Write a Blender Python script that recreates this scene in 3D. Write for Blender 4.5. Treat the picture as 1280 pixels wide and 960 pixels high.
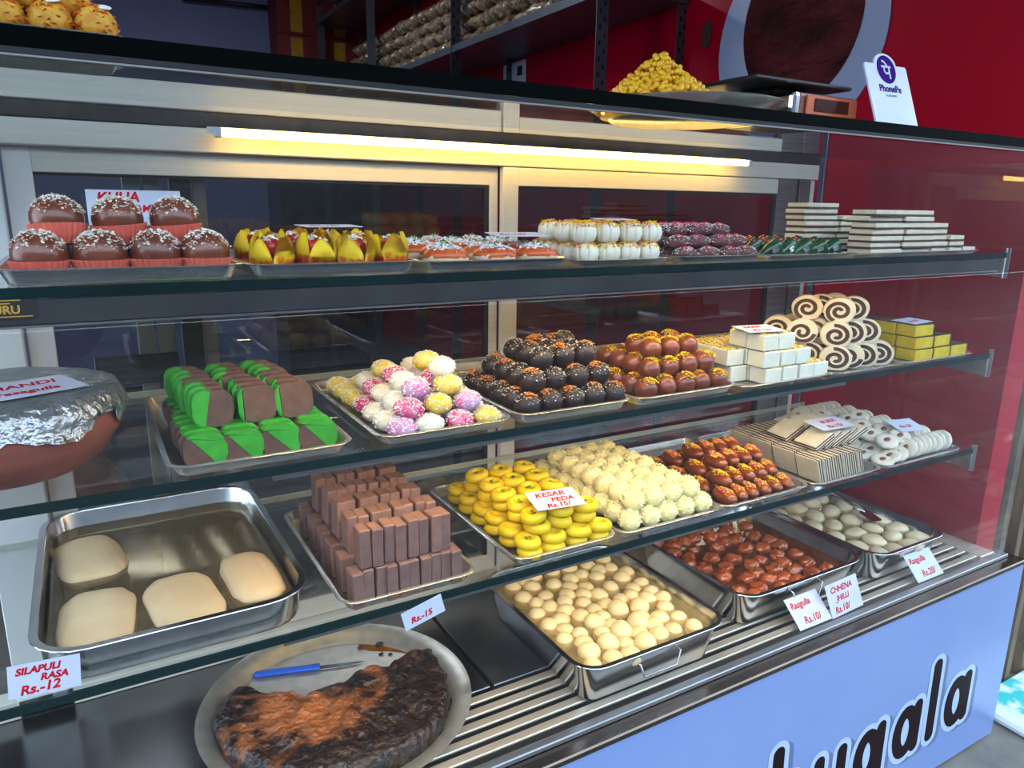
import bpy, bmesh, math, random
from mathutils import Vector, Matrix, noise

for o in list(bpy.data.objects):
    bpy.data.objects.remove(o)
SC = bpy.context.scene
COL = SC.collection
RND = random.Random(11)

# ------------------------------------------------------------------ camera
cam = bpy.data.cameras.new('camera')
cam.sensor_fit = 'HORIZONTAL'
cam.sensor_width = 36.0
cam.lens = 914.09 / 1280 * 36.0
cam.clip_start = 0.02
camo = bpy.data.objects.new('camera', cam)
COL.objects.link(camo)
rt = Vector((0.8646346, -0.50221548, 0.01366121))
dn = Vector((-0.10687098, -0.21042689, -0.97175054))
fw = Vector((0.49090285, 0.83874915, -0.23561463))
m = Matrix((rt, -dn, -fw)).transposed().to_4x4()
m.translation = Vector((0.0, -1.0, 1.62))
camo.matrix_world = m
SC.camera = camo

# ------------------------------------------------------------------ world, exposure
w = bpy.data.worlds.new('overcast_sky')
SC.world = w
w.use_nodes = True
bg = w.node_tree.nodes['Background']
bg.inputs[0].default_value = (0.66, 0.82, 1.0, 1)
bg.inputs[1].default_value = 4.4
SC.view_settings.view_transform = 'Standard'
SC.view_settings.look = 'None'
SC.view_settings.exposure = 0.2
SC.view_settings.gamma = 1.0
SC.view_settings.use_curve_mapping = False
SC.cycles.max_bounces = 10
SC.cycles.diffuse_bounces = 3
SC.cycles.glossy_bounces = 5
SC.cycles.transmission_bounces = 4
SC.cycles.transparent_max_bounces = 32
SC.cycles.caustics_reflective = False
SC.cycles.caustics_refractive = False
SC.cycles.sample_clamp_indirect = 4.0
SC.cycles.use_denoising = True

# levels of the display case
DECK, S3, S2, S1 = 0.63, 1.0, 1.263, 1.523
TOPU, TOPT = 1.757, 1.797
XL, XR = -0.32, 2.28
TUBE_POWER = 19.0
LED_POWER = 84.0
SHOP_FILL = 52.0


# ------------------------------------------------------------------ materials
def lin(c):
    return tuple(((v / 255.0) / 12.92 if v <= 10 else (((v / 255.0) + 0.055) / 1.055) ** 2.4) for v in c)


def pm(name, c1, c2=None, scale=30.0, rough=0.5, metal=0.0, bump=0.0, bscale=80.0, spec=0.5, coat=0.0,
       sss=0.0, lo=0.4, hi=0.65, stretch=None, vary=0.0, bdist=0.002, detail=4.0):
    """procedural principled material: two colours mixed by noise, noise bump"""
    mt = bpy.data.materials.new(name)
    mt.use_nodes = True
    nt = mt.node_tree
    b = nt.nodes['Principled BSDF']
    b.inputs['Roughness'].default_value = rough
    b.inputs['Metallic'].default_value = metal
    b.inputs['Specular IOR Level'].default_value = spec
    b.inputs['Coat Weight'].default_value = coat
    b.inputs['Coat Roughness'].default_value = 0.08
    if sss:
        b.inputs['Subsurface Weight'].default_value = sss
        b.inputs['Subsurface Radius'].default_value = (0.01, 0.006, 0.004)
        b.inputs['Subsurface Scale'].default_value = 0.5
    tc = nt.nodes.new('ShaderNodeTexCoord')
    src = tc.outputs['Object']
    oi = nt.nodes.new('ShaderNodeObjectInfo')
    if stretch:
        mp = nt.nodes.new('ShaderNodeMapping')
        mp.inputs['Scale'].default_value = stretch
        nt.links.new(src, mp.inputs['Vector'])
        src = mp.outputs[0]
    a = lin(c1)
    col = None
    if c2 is not None:
        nz = nt.nodes.new('ShaderNodeTexNoise')
        nz.noise_dimensions = '4D'
        nz.inputs['Scale'].default_value = scale
        nz.inputs['Detail'].default_value = detail
        nt.links.new(src, nz.inputs['Vector'])
        mw = nt.nodes.new('ShaderNodeMath')
        mw.operation = 'MULTIPLY'
        mw.inputs[1].default_value = 37.0
        nt.links.new(oi.outputs['Random'], mw.inputs[0])
        nt.links.new(mw.outputs[0], nz.inputs['W'])
        cr = nt.nodes.new('ShaderNodeValToRGB')
        cr.color_ramp.elements[0].position = lo
        cr.color_ramp.elements[1].position = hi
        cr.color_ramp.elements[0].color = (*a, 1)
        cr.color_ramp.elements[1].color = (*lin(c2), 1)
        nt.links.new(nz.outputs[0], cr.inputs[0])
        col = cr.outputs[0]
    if vary:
        hs = nt.nodes.new('ShaderNodeHueSaturation')
        mr = nt.nodes.new('ShaderNodeMapRange')
        mr.inputs['To Min'].default_value = 1 - vary
        mr.inputs['To Max'].default_value = 1 + vary
        nt.links.new(oi.outputs['Random'], mr.inputs['Value'])
        nt.links.new(mr.outputs[0], hs.inputs['Value'])
        if col is None:
            hs.inputs['Color'].default_value = (*a, 1)
        else:
            nt.links.new(col, hs.inputs['Color'])
        col = hs.outputs[0]
    if col is None:
        b.inputs['Base Color'].default_value = (*a, 1)
    else:
        nt.links.new(col, b.inputs['Base Color'])
    if bump:
        n2 = nt.nodes.new('ShaderNodeTexNoise')
        n2.inputs['Scale'].default_value = bscale
        n2.inputs['Detail'].default_value = 3.0
        nt.links.new(src, n2.inputs['Vector'])
        bp = nt.nodes.new('ShaderNodeBump')
        bp.inputs['Strength'].default_value = bump
        bp.inputs['Distance'].default_value = bdist
        nt.links.new(n2.outputs[0], bp.inputs['Height'])
        nt.links.new(bp.outputs[0], b.inputs['Normal'])
    return mt


def glassm(name, tint, f0=0.04, body=None, body_fac=0.0, rough=0.0, bump=0.0, fmax=1.0):
    """thin clear sheet: lets light straight through, mirrors by Schlick's law, optional cloudy body"""
    mt = bpy.data.materials.new(name)
    mt.use_nodes = True
    nt = mt.node_tree
    for n in list(nt.nodes):
        nt.nodes.remove(n)
    out = nt.nodes.new('ShaderNodeOutputMaterial')
    tr = nt.nodes.new('ShaderNodeBsdfTransparent')
    tr.inputs[0].default_value = (*tint, 1)
    gl = nt.nodes.new('ShaderNodeBsdfGlossy')
    gl.inputs['Color'].default_value = (1, 1, 1, 1)
    gl.inputs['Roughness'].default_value = rough
    geo = nt.nodes.new('ShaderNodeNewGeometry')
    dot = nt.nodes.new('ShaderNodeVectorMath')
    dot.operation = 'DOT_PRODUCT'
    nt.links.new(geo.outputs['Normal'], dot.inputs[0])
    nt.links.new(geo.outputs['Incoming'], dot.inputs[1])

    def mth(op, a, b=None, clamp=False):
        n = nt.nodes.new('ShaderNodeMath')
        n.operation = op
        n.use_clamp = clamp
        if hasattr(a, 'is_linked'):
            nt.links.new(a, n.inputs[0])
        else:
            n.inputs[0].default_value = a
        if b is not None:
            n.inputs[1].default_value = b
        return n.outputs[0]
    ab = mth('ABSOLUTE', dot.outputs['Value'])
    om = mth('MULTIPLY_ADD', ab, -1.0)
    om.node.inputs[2].default_value = 1.0
    p5 = mth('POWER', om, 5.0)
    fr = mth('MULTIPLY_ADD', p5, fmax - f0, True)
    fr.node.inputs[2].default_value = f0
    if bump:
        nz = nt.nodes.new('ShaderNodeTexNoise')
        nz.inputs['Scale'].default_value = 40
        bp = nt.nodes.new('ShaderNodeBump')
        bp.inputs['Strength'].default_value = bump
        bp.inputs['Distance'].default_value = 0.002
        tc = nt.nodes.new('ShaderNodeTexCoord')
        nt.links.new(tc.outputs['Object'], nz.inputs['Vector'])
        nt.links.new(nz.outputs[0], bp.inputs['Height'])
        nt.links.new(bp.outputs[0], gl.inputs['Normal'])
    base = tr.outputs[0]
    if body:
        df = nt.nodes.new('ShaderNodeBsdfDiffuse')
        df.inputs[0].default_value = (*lin(body), 1)
        mx0 = nt.nodes.new('ShaderNodeMixShader')
        mx0.inputs[0].default_value = body_fac
        nt.links.new(base, mx0.inputs[1])
        nt.links.new(df.outputs[0], mx0.inputs[2])
        base = mx0.outputs[0]
    mx = nt.nodes.new('ShaderNodeMixShader')
    nt.links.new(fr, mx.inputs[0])
    nt.links.new(base, mx.inputs[1])
    nt.links.new(gl.outputs[0], mx.inputs[2])
    nt.links.new(mx.outputs[0], out.inputs[0])
    return mt


def emis(name, col, strength):
    mt = bpy.data.materials.new(name)
    mt.use_nodes = True
    nt = mt.node_tree
    b = nt.nodes['Principled BSDF']
    b.inputs['Base Color'].default_value = (0.8, 0.8, 0.8, 1)
    b.inputs['Emission Color'].default_value = (*col, 1)
    b.inputs['Emission Strength'].default_value = strength
    return mt


M = {}
M['front_glass'] = glassm('front_glass', (0.985, 0.99, 0.99), 0.027)
M['end_glass'] = glassm('end_glass', (0.98, 0.985, 0.985), 0.03)
M['shelf_glass'] = glassm('shelf_glass', (0.965, 0.985, 0.98), 0.045)
M['door_glass'] = glassm('door_glass', (0.66, 0.67, 0.68), 0.05)
M['top_glass'] = glassm('top_glass', (0.84, 0.85, 0.84), 0.001, fmax=0.002)
M['glass_edge'] = pm('glass_edge', (2, 28, 30), (4, 40, 40), 3, rough=0.2, spec=0.3)
M['black_edge'] = pm('black_edge', (3, 7, 7), (4, 9, 9), 3, rough=0.6, spec=0.02)
M['edge_glint'] = pm('edge_glint', (196, 200, 178), (214, 214, 196), 4, rough=0.3)
M['black_glass'] = pm('black_glass', (6, 14, 14), (9, 20, 19), 3, rough=0.04, spec=1.0)
M['black_glass'].node_tree.nodes['Principled BSDF'].inputs['IOR'].default_value = 2.6
M['alu'] = pm('aluminium', (214, 213, 206), (222, 220, 213), 6, rough=0.42, metal=0.05, stretch=(1, 30, 30))
M['daylit_alu'] = pm('daylit_aluminium', (238, 240, 242), (230, 234, 236), 6, rough=0.4)  # paler copy of the aluminium: daylight on the left put into the colour
M['strip_grey'] = pm('strip_grey', (66, 66, 70), (78, 78, 80), 8, rough=0.35, metal=0.6)
M['trim_grey'] = pm('trim_grey', (44, 46, 50), (54, 56, 60), 4, rough=0.5, spec=0.1)
M['transom_grey'] = pm('transom_grey', (60, 56, 56), (74, 70, 68), 20, rough=0.4, metal=0.3, spec=0.3)
M['alu_dark'] = pm('grey_aluminium', (120, 122, 124), (140, 141, 142), 6, rough=0.32, metal=0.7, stretch=(1, 30, 30))
M['gasket'] = pm('black_gasket', (18, 18, 20), rough=0.6)
M['steel'] = pm('polished_steel', (206, 208, 210), (188, 190, 194), 12, rough=0.16, metal=1.0, bump=0.03, bscale=18)
M['tray_steel'] = pm('tray_steel', (206, 206, 206), (190, 190, 190), 25, rough=0.24, metal=0.78, bump=0.06, bscale=40)
M['deck_steel'] = pm('deck_steel', (206, 196, 180), (190, 182, 168), 5, rough=0.34, metal=0.55, stretch=(1, 14, 1), bump=0.03, bscale=9)
M['rail_steel'] = pm('rail_steel', (112, 100, 92), (92, 84, 78), 5, rough=0.22, metal=1.0)
M['dark_steel'] = pm('dark_steel', (92, 96, 102), (112, 116, 122), 5, rough=0.3, metal=0.9)
M['slot_dark'] = pm('slot_dark', (22, 23, 26), rough=0.7)
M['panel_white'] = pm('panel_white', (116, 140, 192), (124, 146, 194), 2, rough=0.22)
M['letter_black'] = pm('letter_brown_black', (30, 16, 20), rough=0.5, spec=0.1)
M['letter_halo'] = pm('letter_halo', (168, 190, 230), rough=0.3)
M['letter_shadow'] = pm('letter_shadow_print', (92, 110, 146), rough=0.35)
M['red_wall'] = pm('red_wall', (172, 0, 36), (164, 0, 32), 2, rough=0.35, spec=0.15)
M['lav_wall'] = pm('lavender_wall', (140, 150, 196), (130, 140, 188), 1.5, rough=0.6)
M['ceil'] = pm('ceiling_paint', (150, 148, 156), rough=0.8)
M['concrete'] = pm('concrete', (112, 110, 104), (88, 87, 84), 9, rough=0.9, bump=0.4, bscale=30)
M['shutter'] = pm('rusty_shutter', (116, 98, 78), (66, 56, 50), 22, rough=0.6, metal=0.1, stretch=(1, 1, 0.25), bump=0.3, bscale=60)
M['teal'] = pm('teal_white_paint', (190, 204, 206), (40, 170, 170), 7, rough=0.7, lo=0.55, hi=0.6, bump=0.3, bscale=25)
M['facade'] = pm('street_facade', (64, 64, 68), (50, 52, 58), 0.7, rough=0.8)
M['batten_grey'] = pm('batten_grey', (58, 56, 58), (68, 66, 66), 20, rough=0.5, spec=0.2)
M['tube'] = emis('tube_glow', (1.0, 0.60, 0.14), TUBE_POWER)
M['card'] = pm('white_card', (196, 204, 226), (206, 212, 230), 20, rough=0.6)
M['red_ink'] = pm('red_ink', (190, 14, 32), (200, 26, 40), 60, rough=0.8, spec=0.05)
M['coconut'] = pm('coconut_flakes', (238, 232, 214), (252, 250, 240), 300, rough=0.9)
M['coco_yellow'] = pm('yellow_coconut', (244, 232, 176), (250, 242, 200), 300, rough=0.9)
M['coconut2'] = pm('desiccated_coconut', (232, 230, 224), (250, 250, 248), 300, rough=0.9)
M['yel_crumb'] = pm('yellow_crumb', (236, 184, 10), (250, 210, 40), 300, rough=0.8)
M['pink_crumb'] = pm('pink_crumb', (214, 24, 110), (238, 60, 140), 300, rough=0.8)
M['or_crumb'] = pm('orange_crumb', (214, 110, 8), (236, 146, 26), 300, rough=0.8)
M['green_crumb'] = pm('pistachio', (70, 110, 30), (104, 138, 52), 300, rough=0.8)
M['cup'] = pm('pink_paper_cup', (220, 96, 78), (230, 112, 92), 20, rough=0.7, vary=0.05)
M['gj'] = pm('syrupy_brown', (108, 50, 30), (130, 64, 40), 40, rough=0.32, coat=0.3, bump=0.15, bscale=90, vary=0.12)
M['gj2'] = pm('orange_brown', (106, 44, 20), (134, 62, 28), 45, rough=0.28, coat=0.4, bump=0.15, bscale=120, vary=0.14)
M['choc'] = pm('dark_chocolate', (30, 18, 18), (44, 27, 25), 60, rough=0.45, bump=0.25, bscale=110, vary=0.15)


# ------------------------------------------------------------------ mesh helpers
def me(name, bm, mats, smooth=False, angle=None):
    bmesh.ops.recalc_face_normals(bm, faces=bm.faces)
    d = bpy.data.meshes.new(name)
    bm.to_mesh(d)
    bm.free()
    if not isinstance(mats, (list, tuple)):
        mats = [mats]
    for q in mats:
        d.materials.append(M[q] if isinstance(q, str) else q)
    if smooth:
        d.polygons.foreach_set('use_smooth', [True] * len(d.polygons))
        if angle:
            d.set_sharp_from_angle(angle=math.radians(angle))
    return d


def ob(name, mesh, parent=None, loc=(0, 0, 0), rot=(0, 0, 0), scale=None, kind=None):
    o = bpy.data.objects.new(name, mesh)
    COL.objects.link(o)
    o.location = loc
    o.rotation_euler = rot
    if scale is not None:
        o.scale = (scale,) * 3 if isinstance(scale, (int, float)) else scale
    if parent is not None:
        o.parent = parent
    if kind:
        o['kind'] = kind
    return o


def tag(o, label, cat, group=None):
    o['label'] = label
    o['category'] = cat
    if group:
        o['group'] = group
    return o


def struct(o):
    o['kind'] = 'structure'
    return o


def clone(o, loc=None, rot=None, scale=None, label=None, parent=None):
    c = o.copy()
    COL.objects.link(c)
    if parent is not None:
        c.parent = parent
    if loc is not None:
        c.location = loc
    if rot is not None:
        c.rotation_euler = rot
    if scale is not None:
        c.scale = (scale,) * 3 if isinstance(scale, (int, float)) else scale
    if label:
        c['label'] = label
    for ch in o.children:
        clone(ch, parent=c)
    return c


class Kind:
    """one kind of repeat: a few variants; the first uses of each variant take the prototype itself"""
    def __init__(self, protos, cat, group):
        self.p = protos
        self.used = [False] * len(protos)
        self.cat, self.group = cat, group

    def put(self, loc, rot, label, v=None, scale=None):
        i = RND.randrange(len(self.p)) if v is None else v
        if not self.used[i]:
            self.used[i] = True
            o = self.p[i]
            o.location = loc
            o.rotation_euler = rot
            if scale is not None:
                o.scale = (scale,) * 3 if isinstance(scale, (int, float)) else scale
            tag(o, label, self.cat, self.group)
            return o
        o = clone(self.p[i], loc, rot, scale, label)
        tag(o, label, self.cat, self.group)
        return o

    def done(self):
        def kill(o):
            for ch in list(o.children):
                kill(ch)
            bpy.data.objects.remove(o)
        for i, u in enumerate(self.used):
            if not u:
                kill(self.p[i])


ORD = ['first', 'second', 'third', 'fourth', 'fifth', 'sixth', 'seventh', 'eighth', 'ninth', 'tenth', 'eleventh', 'twelfth', 'thirteenth', 'fourteenth', 'fifteenth', 'sixteenth',
       'seventeenth', 'eighteenth', 'nineteenth', 'twentieth', 'twenty-first', 'twenty-second', 'twenty-third', 'twenty-fourth']
LAY = {1: ['only'], 2: ['bottom', 'top'], 3: ['bottom', 'middle', 'top'], 4: ['bottom', 'second', 'third', 'top']}


def lab(desc, layer, nl, row, col):
    rw = 'front row' if row == 0 else ORD[row] + ' row back'
    if nl == 1:
        return '%s, %s, %s from left' % (desc, rw, ORD[col])
    return '%s, %s layer, %s, %s from left' % (desc, LAY[nl][layer], rw, ORD[col])


def bbox(bm, c, s, bev=0.0, seg=1, rot=None, mi=0):
    r = bmesh.ops.create_cube(bm, size=1.0)
    vs = r['verts']
    mx = Matrix.Translation(c) @ (rot.to_4x4() if rot is not None else Matrix.Identity(4)) @ Matrix.Diagonal((*s, 1))
    bmesh.ops.transform(bm, matrix=mx, verts=vs)
    fs = set()
    for v in vs:
        for f in v.link_faces:
            fs.add(f)
    for f in fs:
        f.material_index = mi
    if bev:
        es = set()
        for f in fs:
            for e in f.edges:
                es.add(e)
        rr = bmesh.ops.bevel(bm, geom=list(es), offset=bev, segments=seg, affect='EDGES', profile=0.5)
        for f in rr['faces']:
            f.material_index = mi
    return bm


def boxme(name, c, s, mat, bev=0.0, seg=1, rot=None):
    bm = bmesh.new()
    bbox(bm, c, s, bev, seg, rot)
    return me(name, bm, mat)


def b2(name, x0, x1, y0, y1, z0, z1, mat, parent=None, bev=0.0, kind=None):
    c = Vector(((x0 + x1) / 2, (y0 + y1) / 2, (z0 + z1) / 2))
    d = boxme(name, (0, 0, 0), (x1 - x0, y1 - y0, z1 - z0), mat, bev)
    return ob(name, d, parent, c, kind=kind)


def ring(bm, pts):
    return [bm.verts.new(p) for p in pts]


def bridge(bm, a, b, mi=0):
    n = len(a)
    for i in range(n):
        f = bm.faces.new((a[i], a[(i + 1) % n], b[(i + 1) % n], b[i]))
        f.material_index = mi


def lathe(bm, prof, n=32, sq=(1, 1), wob=None, c=(0, 0, 0), mi=0):
    """closed lathe: profile of (r, z); r == 0 at an end makes a pole"""
    prev = None
    for (r, z) in prof:
        if r <= 1e-6:
            cur = [bm.verts.new((c[0], c[1], c[2] + z))]
        else:
            cur = []
            for i in range(n):
                a = 2 * math.pi * i / n
                rr = r * (wob(a, z) if wob else 1.0)
                cur.append(bm.verts.new((c[0] + rr * math.cos(a) * sq[0], c[1] + rr * math.sin(a) * sq[1], c[2] + z)))
        if prev is not None:
            if len(prev) == 1 and len(cur) > 1:
                for i in range(n):
                    bm.faces.new((prev[0], cur[i], cur[(i + 1) % n])).material_index = mi
            elif len(cur) == 1 and len(prev) > 1:
                for i in range(n):
                    bm.faces.new((prev[i], prev[(i + 1) % n], cur[0])).material_index = mi
            elif len(cur) > 1:
                bridge(bm, prev, cur, mi)
        prev = cur
    return bm


def tube(bm, pts, r, n=8, mi=0):
    pts = [Vector(p) for p in pts]
    rings = []
    for i, p in enumerate(pts):
        d = (pts[min(i + 1, len(pts) - 1)] - pts[max(i - 1, 0)]).normalized()
        u = d.cross(Vector((0, 0, 1)))
        if u.length < 1e-3:
            u = d.cross(Vector((0, 1, 0)))
        u.normalize()
        v = d.cross(u)
        rr = r[i] if isinstance(r, (list, tuple)) else r
        rings.append(ring(bm, [p + (u * math.cos(2 * math.pi * k / n) + v * math.sin(2 * math.pi * k / n)) * rr for k in range(n)]))
    for a, b in zip(rings, rings[1:]):
        bridge(bm, a, b, mi)
    bm.faces.new(rings[0]).material_index = mi
    bm.faces.new(rings[-1][::-1]).material_index = mi
    return bm


def ball(bm, r, sub=3, sc=(1, 1, 1), amp=0.0, freq=40.0, seed=0.0, c=(0, 0, 0), mi=0):
    rr = bmesh.ops.create_icosphere(bm, subdivisions=sub, radius=1.0)
    for v in rr['verts']:
        p = v.co.copy()
        d = 1.0
        if amp:
            d += amp * noise.noise(p * freq * r + Vector((seed, seed * 1.7, -seed)))
        v.co = Vector((p.x * r * sc[0] * d + c[0], p.y * r * sc[1] * d + c[1], p.z * r * sc[2] * d + c[2]))
    if mi:
        for f in bm.faces:
            f.material_index = mi
    return bm


def rrect(a, b, r, n=5):
    """rounded rectangle outline, half sizes a, b"""
    pts = []
    for cx, cy, a0 in ((a - r, b - r, 0), (-a + r, b - r, 90), (-a + r, -b + r, 180), (a - r, -b + r, 270)):
        for k in range(n + 1):
            t = math.radians(a0 + 90.0 * k / n)
            pts.append((cx + r * math.cos(t), cy + r * math.sin(t)))
    return pts


def prism(bm, pts, z0, z1, mi=0):
    lo = ring(bm, [(p[0], p[1], z0) for p in pts])
    hi = ring(bm, [(p[0], p[1], z1) for p in pts])
    bridge(bm, lo, hi, mi)
    bm.faces.new(lo[::-1]).material_index = mi
    bm.faces.new(hi).material_index = mi
    return bm


def bits(bm, rad, n, size, top=0.3, seed=1, c=(0, 0, 0), off=1.0, spread=None, long=1.0):
    """little tetrahedral flakes over the upper cap of an ellipsoid (top: lowest z of the unit direction)"""
    rr = random.Random(seed)
    for _ in range(n):
        while True:
            z = rr.uniform(top, 1.0)
            if rr.random() < (0.35 + 0.65 * (z - top) / (1.0 - top + 1e-6)):
                break
        a = rr.uniform(0, 2 * math.pi)
        q = math.sqrt(max(0, 1 - z * z))
        p = Vector((q * math.cos(a) * rad[0] * off + c[0], q * math.sin(a) * rad[1] * off + c[1], z * rad[2] * off + c[2]))
        s = size * rr.uniform(0.6, 1.3)
        q4 = [Vector((rr.uniform(-1, 1), rr.uniform(-1, 1), rr.uniform(-1, 1))) for _ in range(4)]
        q4[0] = Vector((long, 0, 0.2))
        q4[1] = Vector((-long, 0.3, 0))
        rot = Matrix.Rotation(rr.uniform(0, 6.28), 3, 'Z') @ Matrix.Rotation(rr.uniform(-0.6, 0.6), 3, 'X')
        vs = [bm.verts.new(p + rot @ (k * s)) for k in q4]
        for i, j, k in ((0, 1, 2), (0, 2, 3), (0, 3, 1), (1, 3, 2)):
            bm.faces.new((vs[i], vs[j], vs[k]))
    return bm


def flatbits(bm, a, b, z, n, size, seed=1, long=1.0):
    rr = random.Random(seed)
    for _ in range(n):
        p = Vector((rr.uniform(-a, a), rr.uniform(-b, b), z))
        s = size * rr.uniform(0.6, 1.3)
        q4 = [Vector((rr.uniform(-1, 1), rr.uniform(-1, 1), rr.uniform(-0.6, 1))) for _ in range(4)]
        q4[0] = Vector((long, 0, 0.2))
        q4[1] = Vector((-long, 0.3, 0))
        rot = Matrix.Rotation(rr.uniform(0, 6.28), 3, 'Z')
        vs = [bm.verts.new(p + rot @ (k * s)) for k in q4]
        for i, j, k in ((0, 1, 2), (0, 2, 3), (0, 3, 1), (1, 3, 2)):
            bm.faces.new((vs[i], vs[j], vs[k]))
    return bm


def bitsob(name, mat, parent, *a, **k):
    bm = bmesh.new()
    bits(bm, *a, **k)
    return ob(name, me(name, bm, mat), parent, kind='stuff')


def textme(name, s, size, mat, shear=0.0, off=0.0, ext=0.0004, spacing=1.0, align='LEFT'):
    cu = bpy.data.curves.new(name, 'FONT')
    cu.body = s
    cu.size = size
    cu.shear = shear
    cu.offset = off
    cu.extrude = ext
    cu.resolution_u = 3
    cu.space_character = spacing
    cu.align_x = align
    t = bpy.data.objects.new(name, cu)
    COL.objects.link(t)
    dg = bpy.context.evaluated_depsgraph_get()
    dg.update()
    d = bpy.data.meshes.new_from_object(t.evaluated_get(dg))
    bpy.data.objects.remove(t)
    d.name = name
    d.materials.clear()
    d.materials.append(M[mat])
    return d


# ------------------------------------------------------------------ setting: shop shell, street
struct(b2('floor', -6, 6, -0.9, 6.4, -0.1, 0.0, 'concrete'))
M['asphalt'] = pm('asphalt', (62, 62, 64), (48, 48, 50), 12, rough=0.9, bump=0.3, bscale=60)
struct(b2('street', -25, 34, -10, -0.9, -0.1, -0.01, 'asphalt'))
struct(b2('wall_right', 2.293, 2.40, 0.07, 6.3, 0, 3.45, 'red_wall'))
struct(b2('wall_left', -2.3, -2.2, 1.2, 6.3, 0, 3.45, 'lav_wall'))
struct(b2('wall_back', -2.3, 2.40, 6.2, 6.3, 0, 3.45, 'lav_wall'))
struct(b2('ceiling', -2.3, 2.40, -0.75, 6.3, 3.45, 3.55, 'ceil'))  # overhang past the shop front is drawn out to cut daylight
struct(b2('shade_header', -2.3, 2.40, -0.80, -0.72, 2.45, 3.55, 'ceil'))  # unseen header added to block daylight from the back frame
# corrugated shutter of the next shop
bm = bmesh.new()
pts = []
x = 2.40
while x < 4.4:
    pts += [(x, 0.10), (x + 0.045, 0.10), (x + 0.055, 0.075), (x + 0.085, 0.075), (x + 0.095, 0.10)]
    x += 0.105
outer = pts + [(pts[-1][0], 0.16), (pts[0][0], 0.16)]
prism(bm, outer, 0.0, 3.2)
struct(ob('wall_shutter', me('wall_shutter', bm, 'shutter')))
struct(b2('trim_1', 2.42, 4.4, -0.30, 0.07, 0.0, 0.03, 'teal', bev=0.01))
struct(b2('wall_opposite', -25, 34, -10.4, -10, 0, 4.3, 'facade'))  # unseen facade added to keep sky reflections out of the glass

# ------------------------------------------------------------------ display case
case = bpy.data.objects.new('display_case', None)
COL.objects.link(case)
case.location = (0.8, 0.27, 0)
tag(case, 'long glass sweet counter with aluminium sliding doors and white front panel', 'display case')
CL = Vector(case.location)


def cb(name, x0, x1, y0, y1, z0, z1, mat, bev=0.0, parent=None):
    o = b2(name, x0, x1, y0, y1, z0, z1, mat, None, bev)
    if parent is None:
        o.location = Vector(o.location) - CL
        o.parent = case
    else:
        o.location = Vector(o.location) - CL - Vector(parent.location)
        o.parent = parent
    return o


# carcass under the deck and front panel
panel = cb('front_panel', XL, 2.335, -0.05, -0.035, 0.02, 0.605, 'panel_white')
cb('end_panel', 2.29, 2.335, -0.035, 0.06, 0.02, 0.605, 'panel_white')
cb('cabinet_body', XL, 2.25, -0.03, 0.58, 0.0, 0.545, 'dark_steel')
# front panel lettering: soft shadow, pale halo and dark letters are print layers
def ell(cx, cz, rx, rz, n=22):
    return [(cx + rx * math.cos(6.2832 * k / n), cz + rz * math.sin(6.2832 * k / n)) for k in range(n + 1)]


GLY = {'a': [ell(0.057, 0.085, 0.037, 0.065), [(0.108, 0.152), (0.106, 0.022)]],
       'l': [[(0.024, 0.252), (0.024, 0.022)]],
       'u': [[(0.022, 0.152), (0.022, 0.060), (0.032, 0.030), (0.058, 0.022), (0.088, 0.040), (0.108, 0.075)], [(0.110, 0.152), (0.108, 0.022)]],
       'g': [ell(0.058, 0.083, 0.036, 0.064), [(0.113, 0.152), (0.111, -0.030), (0.090, -0.062), (0.055, -0.070), (0.026, -0.055)]],
       'h': [[(0.024, 0.252), (0.024, 0.022)], [(0.026, 0.095), (0.050, 0.135), (0.082, 0.148), (0.108, 0.120), (0.112, 0.080), (0.112, 0.022)]]}
WORD = (('h', 1.287), ('u', 1.447), ('g', 1.607), ('a', 1.777), ('l', 1.934), ('a', 2.023))


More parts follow.
